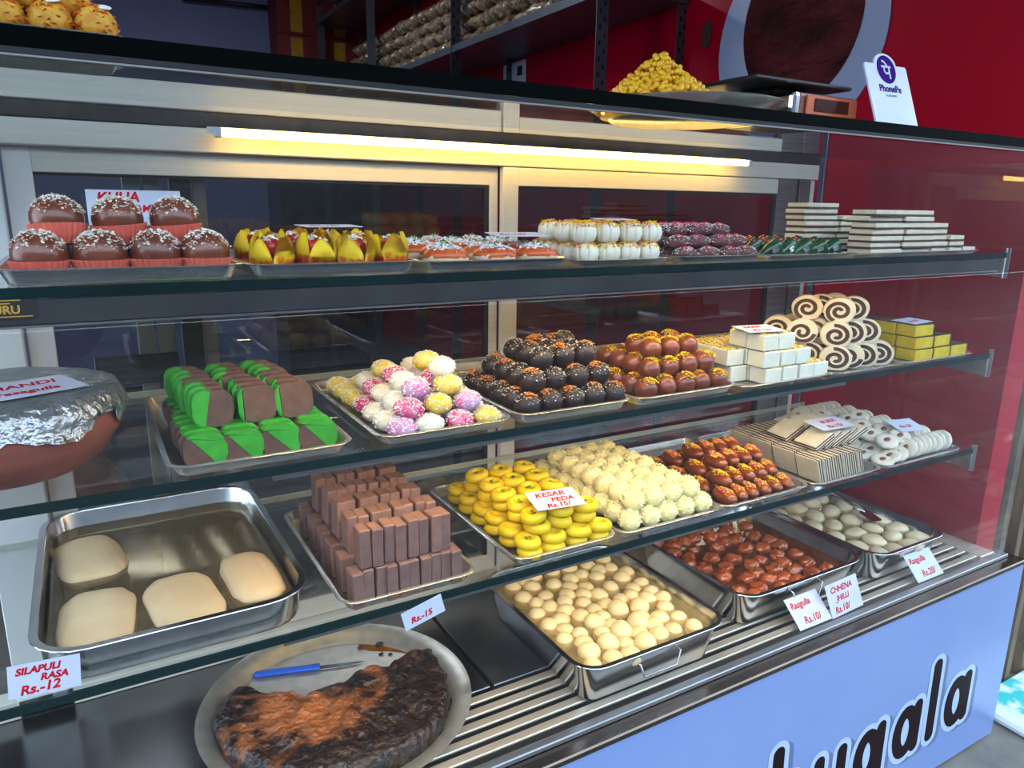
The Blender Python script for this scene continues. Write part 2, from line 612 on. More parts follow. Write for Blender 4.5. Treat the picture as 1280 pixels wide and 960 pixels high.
def word_me(name, hw, mat, cell=0.004):
    """outline of thick rounded strokes, contoured on a grid into one flat print layer"""
    bm = bmesh.new()
    for ch, x0 in WORD:
        segs = []
        for line in GLY[ch]:
            P = [(x0 + p[0] - 1.72, p[1]) for p in line]
            segs += list(zip(P, P[1:]))
        xs = [p[0] for sg in segs for p in sg]
        zs = [p[1] for sg in segs for p in sg]
        ax0, az0 = min(xs) - hw - cell, min(zs) - hw - cell
        nx = int((max(xs) - min(xs) + 2 * hw + 2 * cell) / cell) + 2
        nz = int((max(zs) - min(zs) + 2 * hw + 2 * cell) / cell) + 2

        def sd(x, z):
            best = 9.0
            for (ax, az), (bx, bz) in segs:
                ux, uz = bx - ax, bz - az
                t = max(0.0, min(1.0, ((x - ax) * ux + (z - az) * uz) / (ux * ux + uz * uz + 1e-12)))
                d = (x - ax - t * ux) ** 2 + (z - az - t * uz) ** 2
                if d < best:
                    best = d
            return hw - math.sqrt(best)
        val = [[sd(ax0 + i * cell, az0 + j * cell) for j in range(nz)] for i in range(nx)]
        vc = {}

        def vert(k, x, z):
            if k not in vc:
                vc[k] = bm.verts.new((x, 0, z))
            return vc[k]
        for i in range(nx - 1):
            for j in range(nz - 1):
                cs = ((i, j), (i + 1, j), (i + 1, j + 1), (i, j + 1))
                vv = [val[a][b] for a, b in cs]
                if max(vv) <= 0:
                    continue
                poly = []
                for q in range(4):
                    (a, b), (c, d) = cs[q], cs[(q + 1) % 4]
                    va, vb = vv[q], vv[(q + 1) % 4]
                    if va > 0:
                        poly.append(vert((a, b), ax0 + a * cell, az0 + b * cell))
                    if (va > 0) != (vb > 0):
                        t = va / (va - vb)
                        key = (min((a, b), (c, d)), max((a, b), (c, d)))
                        poly.append(vert(key, ax0 + (a + (c - a) * t) * cell, az0 + (b + (d - b) * t) * cell))
                if len(poly) >= 3:
                    try:
                        bm.faces.new(poly)
                    except ValueError:
                        pass
    return me(name, bm, mat)


for nm, mt, hw, dx, dz, y in (('letter_shadow', 'letter_shadow', 0.034, 0.020, -0.010, -0.0504), ('letter_halo', 'letter_halo', 0.036, 0.0, 0.0, -0.0508),
                              ('lettering', 'letter_black', 0.0200, 0.0, 0.0, -0.0512)):
    ob(nm, word_me(nm, hw, mt), panel, (1.72 + dx - CL.x - panel.location.x, y - CL.y - panel.location.y, 0.132 + dz - panel.location.z), (0, math.radians(-2.0), 0))
# deck: solid plates behind, slats along the front, steel rail
cb('front_rail', XL, 2.335, -0.055, 0.012, 0.606, 0.622, 'rail_steel', 0.003)
cb('glass_channel', XL, 2.30, -0.020, 0.0, 0.622, 0.634, 'alu_dark', 0.002)
cb('slot_tray', XL, 2.26, -0.03, 0.575, 0.545, 0.552, 'slot_dark')
for k in range(5):
    y0 = 0.022 + 0.034 * k
    cb('slat', XL, 2.21, y0, y0 + 0.020, DECK - 0.006, DECK, 'deck_steel', 0.0015)
M['deck_shaded'] = pm('deck_shaded', (112, 114, 116), (96, 98, 102), 4, rough=0.2, metal=0.95, bump=0.03, bscale=6)  # darker deck steel: dark reflection on the left plate put into the colour
cb('deck_plate', XL, 0.655, 0.19, 0.575, 0.61, DECK, 'deck_shaded', 0.002)
cb('deck_plate', 0.66, 1.235, 0.185, 0.575, 0.61, DECK + 0.0035, 'dark_steel', 0.002)
cb('deck_plate', 1.24, 2.26, 0.19, 0.575, 0.61, DECK, 'deck_steel', 0.002)
cb('deck_border', 2.212, 2.285, 0.012, 0.575, 0.606, DECK, 'deck_steel', 0.002)
# glass
cb('end_glass', XL, XL + 0.005, -0.008, 0.585, 0.63, TOPU, 'end_glass')
cb('front_glass', XL, XR, -0.013, -0.008, 0.63, TOPU + 0.012, 'front_glass')
cb('end_glass', XR, XR + 0.005, -0.013, 0.585, 0.63, TOPU, 'end_glass')
# countertop: clear glass with a dark front edge and slim metal trims
cb('countertop', XL, XR + 0.02, -0.02, 0.60, TOPT - 0.012, TOPT, 'top_glass')
cb('top_edge', XL, XR + 0.01, -0.0235, -0.0205, TOPU + 0.0195, TOPT, 'black_edge', 0.0005)
cb('top_trim', XL, XR + 0.01, -0.0225, -0.0205, TOPU + 0.0125, TOPU + 0.0192, 'trim_grey', 0.0005)
cb('top_trim', XL, XR + 0.01, -0.0245, -0.0205, TOPU + 0.0095, TOPU + 0.0122, 'alu_dark', 0.0005)
# back frame
cb('head_rail', XL, 1.99, 0.548, 0.59, 1.712, 1.756, 'alu', 0.002)
cb('transom', XL, 1.995, 0.550, 0.59, 1.757, 1.786, 'transom_grey', 0.002)
cb('upper_rail', XL, 0.872, 0.552, 0.58, 1.787, 1.834, 'alu', 0.002)
cb('upper_rail', 0.918, 1.90, 0.552, 0.58, 1.787, 1.824, 'alu', 0.002)
cb('upper_post', 0.874, 0.916, 0.546, 0.585, 1.787, 1.87, 'alu', 0.002)
cb('upper_post', 1.815, 1.905, 0.550, 0.585, 1.787, 1.87, 'alu_dark', 0.002)
cb('upper_post', 1.912, 1.985, 0.553, 0.585, 1.787, 1.87, 'alu_dark', 0.002)
cb('upper_pane', XL, 1.82, 0.568, 0.572, 1.83, 1.87, 'door_glass')
cb('top_bar', XL, 1.99, 0.552, 0.59, 1.871, 1.884, 'alu_dark', 0.002)
cb('back_post', 1.905, 1.955, 0.545, 0.59, DECK, 1.712, 'alu_dark', 0.002)
cb('back_post', 1.957, 1.985, 0.555, 0.59, DECK, 1.712, 'alu', 0.002)
cb('back_post', 2.03, 2.045, 0.56, 0.58, DECK, 1.884, 'steel', 0.002)
cb('back_post', -0.20, -0.105, 0.548, 0.59, DECK, 1.712, 'daylit_alu', 0.002)
cb('sill_rail', XL, 1.99, 0.548, 0.59, DECK, DECK + 0.04, 'alu', 0.002)


def sash(x0, x1, y0, sl, sr, name='sliding_door', ml='alu', mr='alu'):
    o = bpy.data.objects.new(name, None)
    COL.objects.link(o)
    o.parent = case
    o.location = Vector(((x0 + x1) / 2, y0, 1.1)) - CL
    zb, zt = DECK + 0.042, 1.710
    cb('stile', x0, x0 + sl, y0, y0 + 0.018, zb, zt, ml, 0.0015, o)
    cb('stile', x1 - sr, x1, y0, y0 + 0.018, zb, zt, mr, 0.0015, o)
    cb('rail', x0 + sl, x1 - sr, y0, y0 + 0.018, zt - 0.042, zt, 'alu', 0.0015, o)
    cb('rail', x0 + sl, x1 - sr, y0, y0 + 0.018, zb, zb + 0.045, 'alu', 0.0015, o)
    cb('gasket', x0 + sl, x1 - sr, y0 + 0.004, y0 + 0.013, zt - 0.047, zt - 0.042, 'gasket', 0, o)
    cb('gasket', x1 - sr - 0.012, x1 - sr, y0 + 0.004, y0 + 0.013, zb + 0.045, zt - 0.047, 'gasket', 0, o)
    cb('pane', x0 + sl, x1 - sr, y0 + 0.007, y0 + 0.011, zb + 0.045, zt - 0.047, 'door_glass', 0, o)
    return o


sash(-0.10, 0.874, 0.572, 0.042, 0.022, ml='daylit_alu')
sash(0.876, 1.90, 0.550, 0.042, 0.085, mr='alu_dark')
# uprights of the door that stands pushed open behind the first one
back = bpy.data.objects.new('rear_door', None)
COL.objects.link(back)
back.parent = case
back.location = Vector((0.16, 0.61, 1.1)) - CL
cb('stile', 0.080, 0.112, 0.605, 0.615, 0.68, 1.70, 'alu', 0.0015, back)
cb('stile', 0.116, 0.148, 0.605, 0.615, 0.68, 1.70, 'alu', 0.0015, back)
cb('stile', 0.160, 0.200, 0.600, 0.612, 0.68, 1.70, 'alu_dark', 0.0015, back)
cb('stile', 0.203, 0.228, 0.605, 0.620, 0.68, 1.70, 'alu', 0.0015, back)
cb('cross_bar', 0.0, 0.15, 0.601, 0.604, 1.265, 1.325, 'alu_dark', 0.0015, back)
# brackets under the shelf ends
for zs in (S1, S2, S3):
    bm = bmesh.new()
    prof = [(0.0, zs - 0.062), (0.54, zs - 0.035), (0.54, zs - 0.0145), (0.0, zs - 0.0145)]
    lo = ring(bm, [(2.034, p[0], p[1]) for p in prof])
    hi = ring(bm, [(2.040, p[0], p[1]) for p in prof])
    bridge(bm, lo, hi)
    bm.faces.new(lo)
    bm.faces.new(hi[::-1])
    br = ob('shelf_bracket', me('shelf_bracket', bm, 'steel'), case, -CL)
    bm = bmesh.new()
    tube(bm, [(2.043, 0.0, zs - 0.064), (2.043, 0.0, zs + 0.012)], 0.008, 12)
    ob('bracket_pin', me('bracket_pin', bm, 'steel', True, 40), br)

# glass shelves
for zs, nm in ((S1, 'topmost glass shelf carrying the cupcake-cased sweets and layered slabs'),
               (S2, 'middle glass shelf carrying the clay pot and chocolate balls'),
               (S3, 'lowest glass shelf carrying yellow ring sweets and brown slices')):
    sh = b2('glass_shelf', XL, 2.033, 0.0, 0.54, zs - 0.012, zs, 'shelf_glass')
    tag(sh, nm, 'shelf', 'glass shelves in the counter')
    e = b2('front_edge', XL, 2.033, -0.0045, -0.0002, zs - 0.0125, zs + 0.0002, 'glass_edge')
    e.location = Vector(e.location) - Vector(sh.location)
    e.parent = sh
    e = b2('back_edge_glint', XL, 2.033, 0.5402, 0.5445, zs - 0.012, zs, 'edge_glint')  # pale strip paints in the tube light caught by the back edge
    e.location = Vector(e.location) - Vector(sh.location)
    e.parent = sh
# steel strip under the top shelf's front edge
strip = cb('shelf_strip', XL, 2.0, -0.003, 0.004, S1 - 0.043, S1 - 0.0135, 'strip_grey', 0.001)
cb('strip_lip', XL, 2.0, -0.006, 0.006, S1 - 0.046, S1 - 0.0432, 'alu_dark', 0.0005)

# warm light strips under the shelf fronts; lower two added for more warm light
M['led'] = emis('led_glow', (1.0, 0.66, 0.27), LED_POWER)
for zs, nm, yy in ((S1, 'slim warm light strip under the front edge of the topmost shelf', 0.0095), (S2, 'added slim warm light strip under the front edge of the middle shelf', 0.012),
                   (S3, 'added slim warm light strip under the front edge of the lowest shelf', 0.012)):
    led = ob('light_strip', boxme('light_strip', (0, 0, 0), (1.26, 0.012, 0.005), 'alu'), None, (0.83, yy, zs - 0.0152))
    tag(led, nm, 'light strip', 'light strips under the shelves')
    ob('diffuser', boxme('diffuser', (0, 0, 0), (1.24, 0.006, 0.0025), 'led'), led, (0, 0.001, -0.0036))
    ob('front_lip', boxme('front_lip', (0, 0, 0), (1.26, 0.0012, 0.011), 'alu_dark'), led, (0, -0.0066, -0.0028))

# maker's sticker on the strip
st = ob('sticker', boxme('sticker', (0, 0, 0), (0.16, 0.0006, 0.027), 'gasket'), None, (-0.13, -0.0036, S1 - 0.0225))
tag(st, 'black sticker with gold lettering at left end of the top shelf', 'sticker')
M['gold'] = pm('gold_print', (190, 150, 60), rough=0.4)
ob('lettering', textme('lettering', 'GURU', 0.013, 'gold', off=0.0004), st, (0.028, -0.0008, -0.006), (math.pi / 2, 0, 0))
bm = bmesh.new()
bbox(bm, (0.045, -0.0008, 0.009), (0.04, 0.0004, 0.0012))
bbox(bm, (0.04, -0.0008, 0.0055), (0.03, 0.0004, 0.0012))
bbox(bm, (0.05, -0.0008, -0.0095), (0.05, 0.0004, 0.0012))
ob('gold_line', me('gold_line', bm, 'gold'), st)

# tube light under the transom of the back frame
tl = ob('tube_light', boxme('tube_light', (0, 0, 0), (1.42, 0.006, 0.012), 'alu'), None, (0.936, 0.5150, 1.7500))
tag(tl, 'long warm white tube light under the transom of the back frame', 'tube light')
bm = bmesh.new()
bbox(bm, (0, 0, 0), (1.375, 0.015, 0.015), 0.005, 3)
ob('tube', me('tube', bm, 'tube', True, 50), tl, (0, -0.0120, -0.004))
for s in (-1, 1):
    ob('end_cap', boxme('end_cap', (0, 0, 0), (0.012, 0.018, 0.017), 'card', 0.001), tl, (s * 0.694, -0.012, -0.004))
# unseen fill lamp added behind the counter to brighten the shop
lamp = ob('fill_lamp', boxme('fill_lamp', (0, 0, 0), (1.2, 0.2, 0.05), 'alu'), None, (0.4, 3.2, 3.42))
tag(lamp, 'added unseen fill lamp on the shop ceiling behind the counter', 'lamp')
ob('diffuser', boxme('diffuser', (0, 0, 0), (1.15, 0.16, 0.012), emis('fill_glow', (0.9, 0.95, 1.0), SHOP_FILL)), lamp, (0, 0, -0.031))
# ------------------------------------------------------------------ trays
def tray_me(name, a, b, h, r=0.025, flare=0.006, lip=0.006, t=0.0015, mat='tray_steel'):
    bm = bmesh.new()

    def L(ins, z):
        return ring(bm, [(p[0], p[1], z) for p in rrect(a - ins, b - ins, max(r - ins, 0.004), 5)])
    q = min(0.006, h * 0.3)
    ls = [L(flare + q, 0), L(flare + q * 0.3, q * 0.3), L(flare, q), L(0, h - t), L(-lip, h - t), L(-lip - 0.0008, h - t * 0.5), L(-lip, h),
          L(t * 0.5, h), L(t, h - t), L(flare + t, q + t), L(flare + t + q * 0.4, t + q * 0.3), L(flare + t + q, t)]
    for p, n in zip(ls, ls[1:]):
        bridge(bm, p, n)
    bm.faces.new(ls[0][::-1])
    bm.faces.new(ls[-1])
    return me(name, bm, mat, True, 50)


def tray(x0, x1, y0, y1, z, h, label, name='steel_tray', group='steel serving trays', handle=False, **k):
    a, b = (x1 - x0) / 2, (y1 - y0) / 2
    o = ob(name, tray_me(name, a, b, h, **k), None, ((x0 + x1) / 2, (y0 + y1) / 2, z))
    tag(o, label, 'tray', group)
    if handle:
        bm = bmesh.new()
        fl = k.get('flare', 0.006)
        yy = -b + fl * 0.35
        tube(bm, [(-0.055, yy + 0.001, h * 0.72), (-0.055, yy - 0.010, h * 0.70), (-0.045, yy - 0.013, h * 0.38), (0.045, yy - 0.013, h * 0.38),
                  (0.055, yy - 0.010, h * 0.70), (0.055, yy + 0.001, h * 0.72)], 0.0022, 8)
        ob('handle', me('handle', bm, 'steel', True), o)
    return o


def card(wd, hg, loc, rot, lines, label, ink='red_ink', name='price_card', group='handwritten price cards'):
    o = ob(name, boxme(name, (0, 0, hg / 2), (wd, 0.0008, hg), 'card'), None, loc, rot)
    tag(o, label, 'card', group)
    for s, sz, xo, zo in lines:
        ob('handwriting', textme('handwriting', s, sz, ink, shear=0.22, off=0.0006, ext=0.0001), o, (xo - wd / 2, -0.0006, zo), (math.pi / 2, RND.uniform(-0.05, 0.02), 0))
    return o


def liquid(name, x0, x1, y0, y1, z, r, mat, label, cat='syrup'):
    bm = bmesh.new()
    a, b = (x1 - x0) / 2, (y1 - y0) / 2
    lo = ring(bm, [(p[0], p[1], 0) for p in rrect(a, b, r, 5)])
    bm.faces.new(lo)
    o = ob(name, me(name, bm, mat), None, ((x0 + x1) / 2, (y0 + y1) / 2, z))
    return tag(o, label, cat)


D = math.radians
# --- top shelf trays
tray(-0.085, 0.178, 0.004, 0.30, S1, 0.020, 'shallow steel tray under the coconut topped brown balls in pink cases')
tray(0.192, 0.427, 0.004, 0.36, S1, 0.019, 'shallow steel tray under the yellow tulip shaped sweets')
tray(0.437, 0.700, 0.004, 0.34, S1, 0.017, 'shallow steel tray under the orange sweets with white crumble')
tray(0.708, 0.922, 0.004, 0.30, S1, 0.012, 'small shallow tray under the white pumpkin shaped sweets')
tray(0.932, 1.157, 0.004, 0.30, S1, 0.014, 'shallow tray under the sprinkled brown logs')
tray(1.168, 1.425, 0.004, 0.30, S1, 0.012, 'shallow tray under the green leaf cones')
tray(1.438, 1.925, 0.004, 0.30, S1, 0.010, 'wide shallow tray under the striped slab stacks')
# --- middle shelf trays
tray(0.073, 0.315, 0.004, 0.42, S2, 0.018, 'steel tray under the green and brown slices')
tray(0.362, 0.588, 0.004, 0.40, S2, 0.018, 'steel tray under the pastel coconut sweets')
tray(0.606, 0.842, 0.004, 0.42, S2, 0.020, 'steel tray under the dark chocolate balls')
tray(0.858, 1.112, 0.004, 0.42, S2, 0.018, 'steel tray under the brown balls topped with yellow crumb')
tray(1.128, 1.400, 0.004, 0.36, S2, 0.010, 'flat steel tray under the white milk cubes')
tray(1.414, 1.672, 0.004, 0.36, S2, 0.008, 'flat steel tray under the swirl roll slices')
tray(1.690, 1.968, 0.004, 0.36, S2, 0.008, 'flat steel tray under the yellow blocks')
tray(0.845, 1.02, 0.424, 0.535, S2, 0.014, 'small steel tray of yellow crumbs behind the brown balls')
# --- lowest shelf trays
tray(-0.106, 0.243, 0.012, 0.51, S3, 0.054, 'deep steel tray of syrup holding four pale flat rolls', name='deep_tray', group='deep steel syrup trays', r=0.06, flare=0.004, lip=0.009, t=0.002, mat='steel')
tray(0.296, 0.522, 0.004, 0.40, S3, 0.020, 'steel tray under the standing brown slices')
tray(0.604, 0.822, 0.004, 0.385, S3, 0.020, 'steel tray under the yellow ring sweets')
tray(0.838, 1.092, 0.004, 0.395, S3, 0.018, 'steel tray under the white coconut balls')
tray(1.104, 1.372, 0.004, 0.395, S3, 0.018, 'steel tray under the brown ovals with bright crumb')
tray(1.392, 1.640, 0.004, 0.395, S3, 0.014, 'steel tray under the black and white striped slices')
tray(1.660, 1.985, 0.004, 0.42, S3, 0.010, 'steel tray under the pale coin sweets')
# --- deep trays on the deck
dk = dict(name='deep_tray', group='deep steel syrup trays', r=0.05, flare=0.022, lip=0.009, t=0.002, mat='steel')
DZ = DECK + 0.0036
tray(0.772, 1.160, 0.016, 0.45, DZ, 0.098, 'deep steel tray of cream balls in cloudy syrup on the deck', handle=True, **dk)
tray(1.272, 1.712, 0.064, 0.48, DZ, 0.095, 'deep steel tray of brown dumplings in syrup on the deck', handle=True, **dk)
tray(1.762, 2.076, 0.052, 0.48, DZ, 0.090, 'deep steel tray of flattened white ovals in syrup on the deck', **dk)

# ------------------------------------------------------------------ top shelf sweets
Z1 = S1 + 0.003


def gj_proto(seed):
    bm = bmesh.new()
    ball(bm, 0.0295, 3, (1.02, 1.02, 0.96), 0.05, 30, seed, (0, 0, 0.031))
    o = ob('cased_brown_ball', me('cased_brown_ball', bm, 'gj', True))
    bitsob('coconut_flakes', 'coconut', o, (0.0302, 0.0302, 0.0285), 330, 0.0025, 0.2, seed, (0, 0, 0.031))
    bm = bmesh.new()
    n = 56

    def loop(r, z, amp):
        return ring(bm, [((r + amp * (1 if i % 2 else -1)) * math.cos(6.2832 * i / n), (r + amp * (1 if i % 2 else -1)) * math.sin(6.2832 * i / n), z) for i in range(n)])
    a = [loop(0.022, 0, 0.0008), loop(0.0275, 0.010, 0.001), loop(0.0322, 0.024, 0.0012), loop(0.0317, 0.0245, 0.0012), loop(0.0268, 0.0105, 0.001), loop(0.0212, 0.001, 0.0008)]
    for p, q in zip(a, a[1:]):
        bridge(bm, p, q)
    bm.faces.new(a[0][::-1])
    bm.faces.new(a[-1])
    ob('paper_cup', me('paper_cup', bm, 'cup'), o)
    return o


K = Kind([gj_proto(s) for s in (1, 2, 3)], 'sweet', 'coconut topped brown balls in pink cases')
for j, y in enumerate((0.045, 0.118, 0.190)):
    for i, x in enumerate((-0.043, 0.021, 0.083, 0.142)):
        K.put((x, y, Z1), (0, 0, RND.uniform(0, 6)), lab('coconut topped brown ball in pink paper case', 0, 2, j, i))
for i, x in enumerate((-0.020, 0.048, 0.114)):
    K.put((x, 0.082, Z1 + 0.041), (RND.uniform(-0.1, 0.1), RND.uniform(-0.1, 0.1), RND.uniform(0, 6)), lab('coconut topped brown ball in pink paper case', 1, 2, 0, i))
K.done()
card(0.118, 0.048, (0.073, 0.165, Z1 + 0.062), (D(-12), 0, 0), [('KHUA', 0.019, 0.012, 0.031), ('GULAB JAMUN', 0.0135, 0.008, 0.015), ('15/', 0.013, 0.078, 0.001)],
     'white card lettered in red standing behind the pink cased brown balls')

# tulip sweets
mt = pm('tulip_petal', (240, 200, 14), (250, 214, 30), 40, rough=0.55, sss=0.1)
nt = mt.node_tree
bs = nt.nodes['Principled BSDF']
srcc = bs.inputs['Base Color'].links[0].from_socket
tcn = nt.nodes.new('ShaderNodeTexCoord')
sx = nt.nodes.new('ShaderNodeSeparateXYZ')
nt.links.new(tcn.outputs['Object'], sx.inputs[0])
nz = nt.nodes.new('ShaderNodeTexNoise')
nz.inputs['Scale'].default_value = 90
nt.links.new(tcn.outputs['Object'], nz.inputs['Vector'])
ma = nt.nodes.new('ShaderNodeMath')
ma.operation = 'MULTIPLY_ADD'
ma.inputs[1].default_value = 0.045
nt.links.new(nz.outputs[0], ma.inputs[0])
nt.links.new(sx.outputs['Z'], ma.inputs[2])
cr = nt.nodes.new('ShaderNodeValToRGB')
cr.color_ramp.elements[0].position = 0.038
cr.color_ramp.elements[1].position = 0.048
nt.links.new(ma.outputs[0], cr.inputs[0])
mxx = nt.nodes.new('ShaderNodeMixRGB')
mxx.inputs[1].default_value = (*lin((232, 92, 10)), 1)
nt.links.new(cr.outputs[0], mxx.inputs[0])
nt.links.new(srcc, mxx.inputs[2])
nt.links.new(mxx.outputs[0], bs.inputs['Base Color'])
M['petal'] = mt
M['red_jelly'] = pm('red_jelly', (150, 20, 24), (190, 40, 40), 100, rough=0.3)


def petal_me(seed):
    bm = bmesh.new()
    rr = random.Random(seed)
    nu, nv = 8, 6
    g = []
    for i in range(nu + 1):
        u = i / nu
        row = []
        wdt = 0.0185 * (math.sin(math.pi * (0.18 + 0.80 * u)) ** 0.75) + 0.0004
        for j in range(nv + 1):
            v = -1 + 2 * j / nv
            rad = 0.013 + 0.0135 * math.sin(math.pi * min(1, 0.15 + u * 0.72)) - 0.005 * v * v + 0.003 * u * u
            row.append(bm.verts.new((rad, wdt * v, 0.004 + 0.050 * u)))
        g.append(row)
    for i in range(nu):
        for j in range(nv):
            bm.faces.new((g[i][j], g[i][j + 1], g[i + 1][j + 1], g[i + 1][j]))
    bmesh.ops.solidify(bm, geom=bm.faces[:], thickness=0.0018)
    return me('petal', bm, 'petal', True)


pet = petal_me(1)


def tulip(seed):
    rr = random.Random(seed)
    o = bpy.data.objects.new('tulip_sweet', None)
    COL.objects.link(o)
    n = 5
    for i in range(n):
        p = ob('petal', pet, o, (0, 0, 0), (rr.uniform(-0.05, 0.05), rr.uniform(-0.06, 0.14), 6.2832 * i / n + rr.uniform(-0.1, 0.1)), (1, 1, rr.uniform(0.92, 1.05)))
    bm = bmesh.new()
    ball(bm, 0.016, 2, (1, 1, 0.9), 0.2, 80, seed, (0, 0, 0.034))
    ob('filling', me('filling', bm, 'red_jelly', True), o)
    bitsob('white_crumbs', 'coconut', o, (0.015, 0.015, 0.014), 26, 0.004, 0.4, seed, (0, 0, 0.036))
    bm = bmesh.new()
    lathe(bm, [(0, 0), (0.021, 0), (0.027, 0.011), (0.0262, 0.0115), (0.0, 0.003)], 40, wob=lambda a, z: 1 + 0.03 * math.sin(20 * a))
    ob('paper_cup', me('paper_cup', bm, 'cup'), o)
    return o


K = Kind([tulip(s) for s in (1, 2, 3)], 'sweet', 'yellow tulip shaped sweets')
for j, (y, xs) in enumerate(((0.045, (0.228, 0.286, 0.345, 0.400)), (0.115, (0.245, 0.305, 0.366)), (0.185, (0.232, 0.29, 0.348, 0.4)), (0.25, (0.25, 0.31, 0.37)))):
    for i, x in enumerate(xs):
        K.put((x, y, Z1), (0, 0, RND.uniform(0, 6)), lab('yellow petalled tulip sweet with orange base', 0, 1, j, i))
K.done()
card(0.085, 0.05, (0.318, 0.05, Z1 + 0.0625), (D(-88), 0, D(4)), [('Rs.15/', 0.018, 0.012, 0.015)], 'white card lying flat on the yellow tulip sweets')

# orange sweets with crumble
M['cream_soft'] = pm('cream_dough', (232, 212, 180), (222, 196, 160), 40, rough=0.5, sss=0.15)
M['orange_glaze'] = pm('orange_glaze', (214, 96, 36), (190, 74, 28), 60, rough=0.3)


def moon(seed):
    bm = bmesh.new()
    ball(bm, 1, 3, (0.036, 0.025, 0.017), 0.05, 30, seed, (0, 0, 0.0155))
    o = ob('glazed_oval_sweet', me('glazed_oval_sweet', bm, 'cream_soft', True))
    bm = bmesh.new()
    ball(bm, 1, 3, (0.0362, 0.0253, 0.0155), 0.06, 30, seed + 3, (0, 0, 0.0185))
    ob('orange_glaze', me('orange_glaze', bm, 'orange_glaze', True), o)
    bitsob('white_crumble', 'coconut2', o, (0.030, 0.021, 0.0175), 210, 0.0042, 0.35, seed, (0, 0, 0.018))
    bitsob('pistachio_bits', 'green_crumb', o, (0.022, 0.016, 0.021), 14, 0.003, 0.75, seed + 9, (0, 0, 0.018))
    return o


K = Kind([moon(s) for s in (1, 2)], 'sweet', 'orange sweets with white crumble')
for j, y in enumerate((0.035, 0.09, 0.145, 0.20, 0.255)):
    for i, x in enumerate((0.487, 0.567, 0.647)):
        K.put((x + RND.uniform(-0.006, 0.006) + 0.012 * (j % 2), y, Z1 + 0.001 * j), (0, 0, RND.uniform(-0.25, 0.25)), lab('orange glazed oval sweet with white crumble', 0, 1, j, i))
K.done()
card(0.095, 0.06, (0.635, 0.05, Z1 + 0.047), (D(-86), 0, D(-6)), [('Rs.15/', 0.02, 0.012, 0.02)], 'blank-backed white card lying on the orange glazed sweets')

# white pumpkins
M['milk_white'] = pm('milk_white', (236, 228, 206), (244, 238, 220), 30, rough=0.5, sss=0.15)


def pumpkin(seed):
    bm = bmesh.new()
    lathe(bm, [(0, 0), (0.013, 0.0005), (0.020, 0.006), (0.0228, 0.016), (0.0215, 0.026), (0.015, 0.0335), (0.006, 0.035), (0, 0.0335)], 72,
          wob=lambda a, z: 1 - 0.17 * abs(math.cos(4.0 * a)) ** 26)
    o = ob('pumpkin_sweet', me('pumpkin_sweet', bm, 'milk_white', True))
    bitsob('yellow_crumb', 'yel_crumb', o, (0.0222, 0.0222, 0.0190), 330, 0.0032, 0.50, seed, (0, 0, 0.0175))
    bitsob('pink_crumb', 'pink_crumb', o, (0.0224, 0.0224, 0.0200), 34, 0.0030, 0.5, seed + 5, (0, 0, 0.0175))
    return o


K = Kind([pumpkin(s) for s in (1, 2, 3)], 'sweet', 'white pumpkin shaped sweets')
XS = (0.737, 0.783, 0.828, 0.873)
for j, y in enumerate((0.036, 0.083, 0.130, 0.177)):
    for i, x in enumerate(XS + ((0.905,) if False else ())):
        K.put((x + 0.012, y, Z1), (0, 0, RND.uniform(0, 6)), lab('white ridged pumpkin sweet with yellow crumb', 0, 2, j, i))
for j, y in enumerate((0.036, 0.088, 0.140)):
    for i, x in enumerate((0.740, 0.790, 0.840, 0.886)):
        K.put((x + 0.006, y + 0.004, Z1 + 0.0345), (0, 0, RND.uniform(0, 6)), lab('white ridged pumpkin sweet with yellow crumb', 1, 2, j, i))
K.done()
card(0.075, 0.045, (0.845, 0.06, Z1 + 0.0735), (D(-87), 0, D(5)), [('Rs.12/', 0.017, 0.008, 0.012)], 'white card lying flat across the white pumpkin sweets')

# sprinkled logs
M['log_brown'] = pm('log_brown', (84, 40, 40), (110, 56, 50), 80, rough=0.6, bump=0.3)


def logs(seed):
    bm = bmesh.new()
    ball(bm, 1, 3, (0.031, 0.0135, 0.0125), 0.12, 30, seed, (0, 0, 0.0125))
    o = ob('sprinkled_log', me('sprinkled_log', bm, 'log_brown', True))
    bitsob('white_flakes', 'coconut2', o, (0.031, 0.0137, 0.0128), 150, 0.0020, -0.2, seed, (0, 0, 0.0125))
    bitsob('pink_crumb', 'pink_crumb', o, (0.022, 0.0125, 0.0135), 70 if seed != 2 else 20, 0.0029, 0.3, seed + 5, (0, 0, 0.0125))
    bitsob('orange_crumb', 'or_crumb', o, (0.02, 0.0125, 0.0135), 10 if seed != 2 else 60, 0.0029, 0.3, seed + 7, (0, 0, 0.0125))
    return o


K = Kind([logs(s) for s in (1, 2, 3)], 'sweet', 'sprinkled brown logs')
for L, (xs, ys, z) in enumerate((((0.968, 1.025, 1.082, 1.125), (0.03, 0.062, 0.094, 0.126, 0.158), 0), ((0.962, 1.016, 1.072, 1.118), (0.045, 0.078, 0.11, 0.142), 0.021), ((0.972, 1.032, 1.085), (0.062, 0.096, 0.128), 0.042))):
    for j, y in enumerate(ys):
        for i, x in enumerate(xs):
            K.put((x + RND.uniform(-0.004, 0.004), y, Z1 + z), (0, RND.uniform(-0.05, 0.05), RND.uniform(-0.12, 0.12)), lab('brown log sweet with pink sprinkles', L, 3, j, i))
K.done()

# leaf cones
M['leaf'] = pm('betel_leaf', (20, 62, 34), (40, 92, 50), 40, rough=0.25, coat=0.3)
M['silver'] = pm('silver_leaf', (225, 225, 228), rough=0.2, metal=1.0, bump=0.5, bscale=120)
M['cherry'] = pm('red_cherry', (140, 10, 26), rough=0.15, coat=0.6)


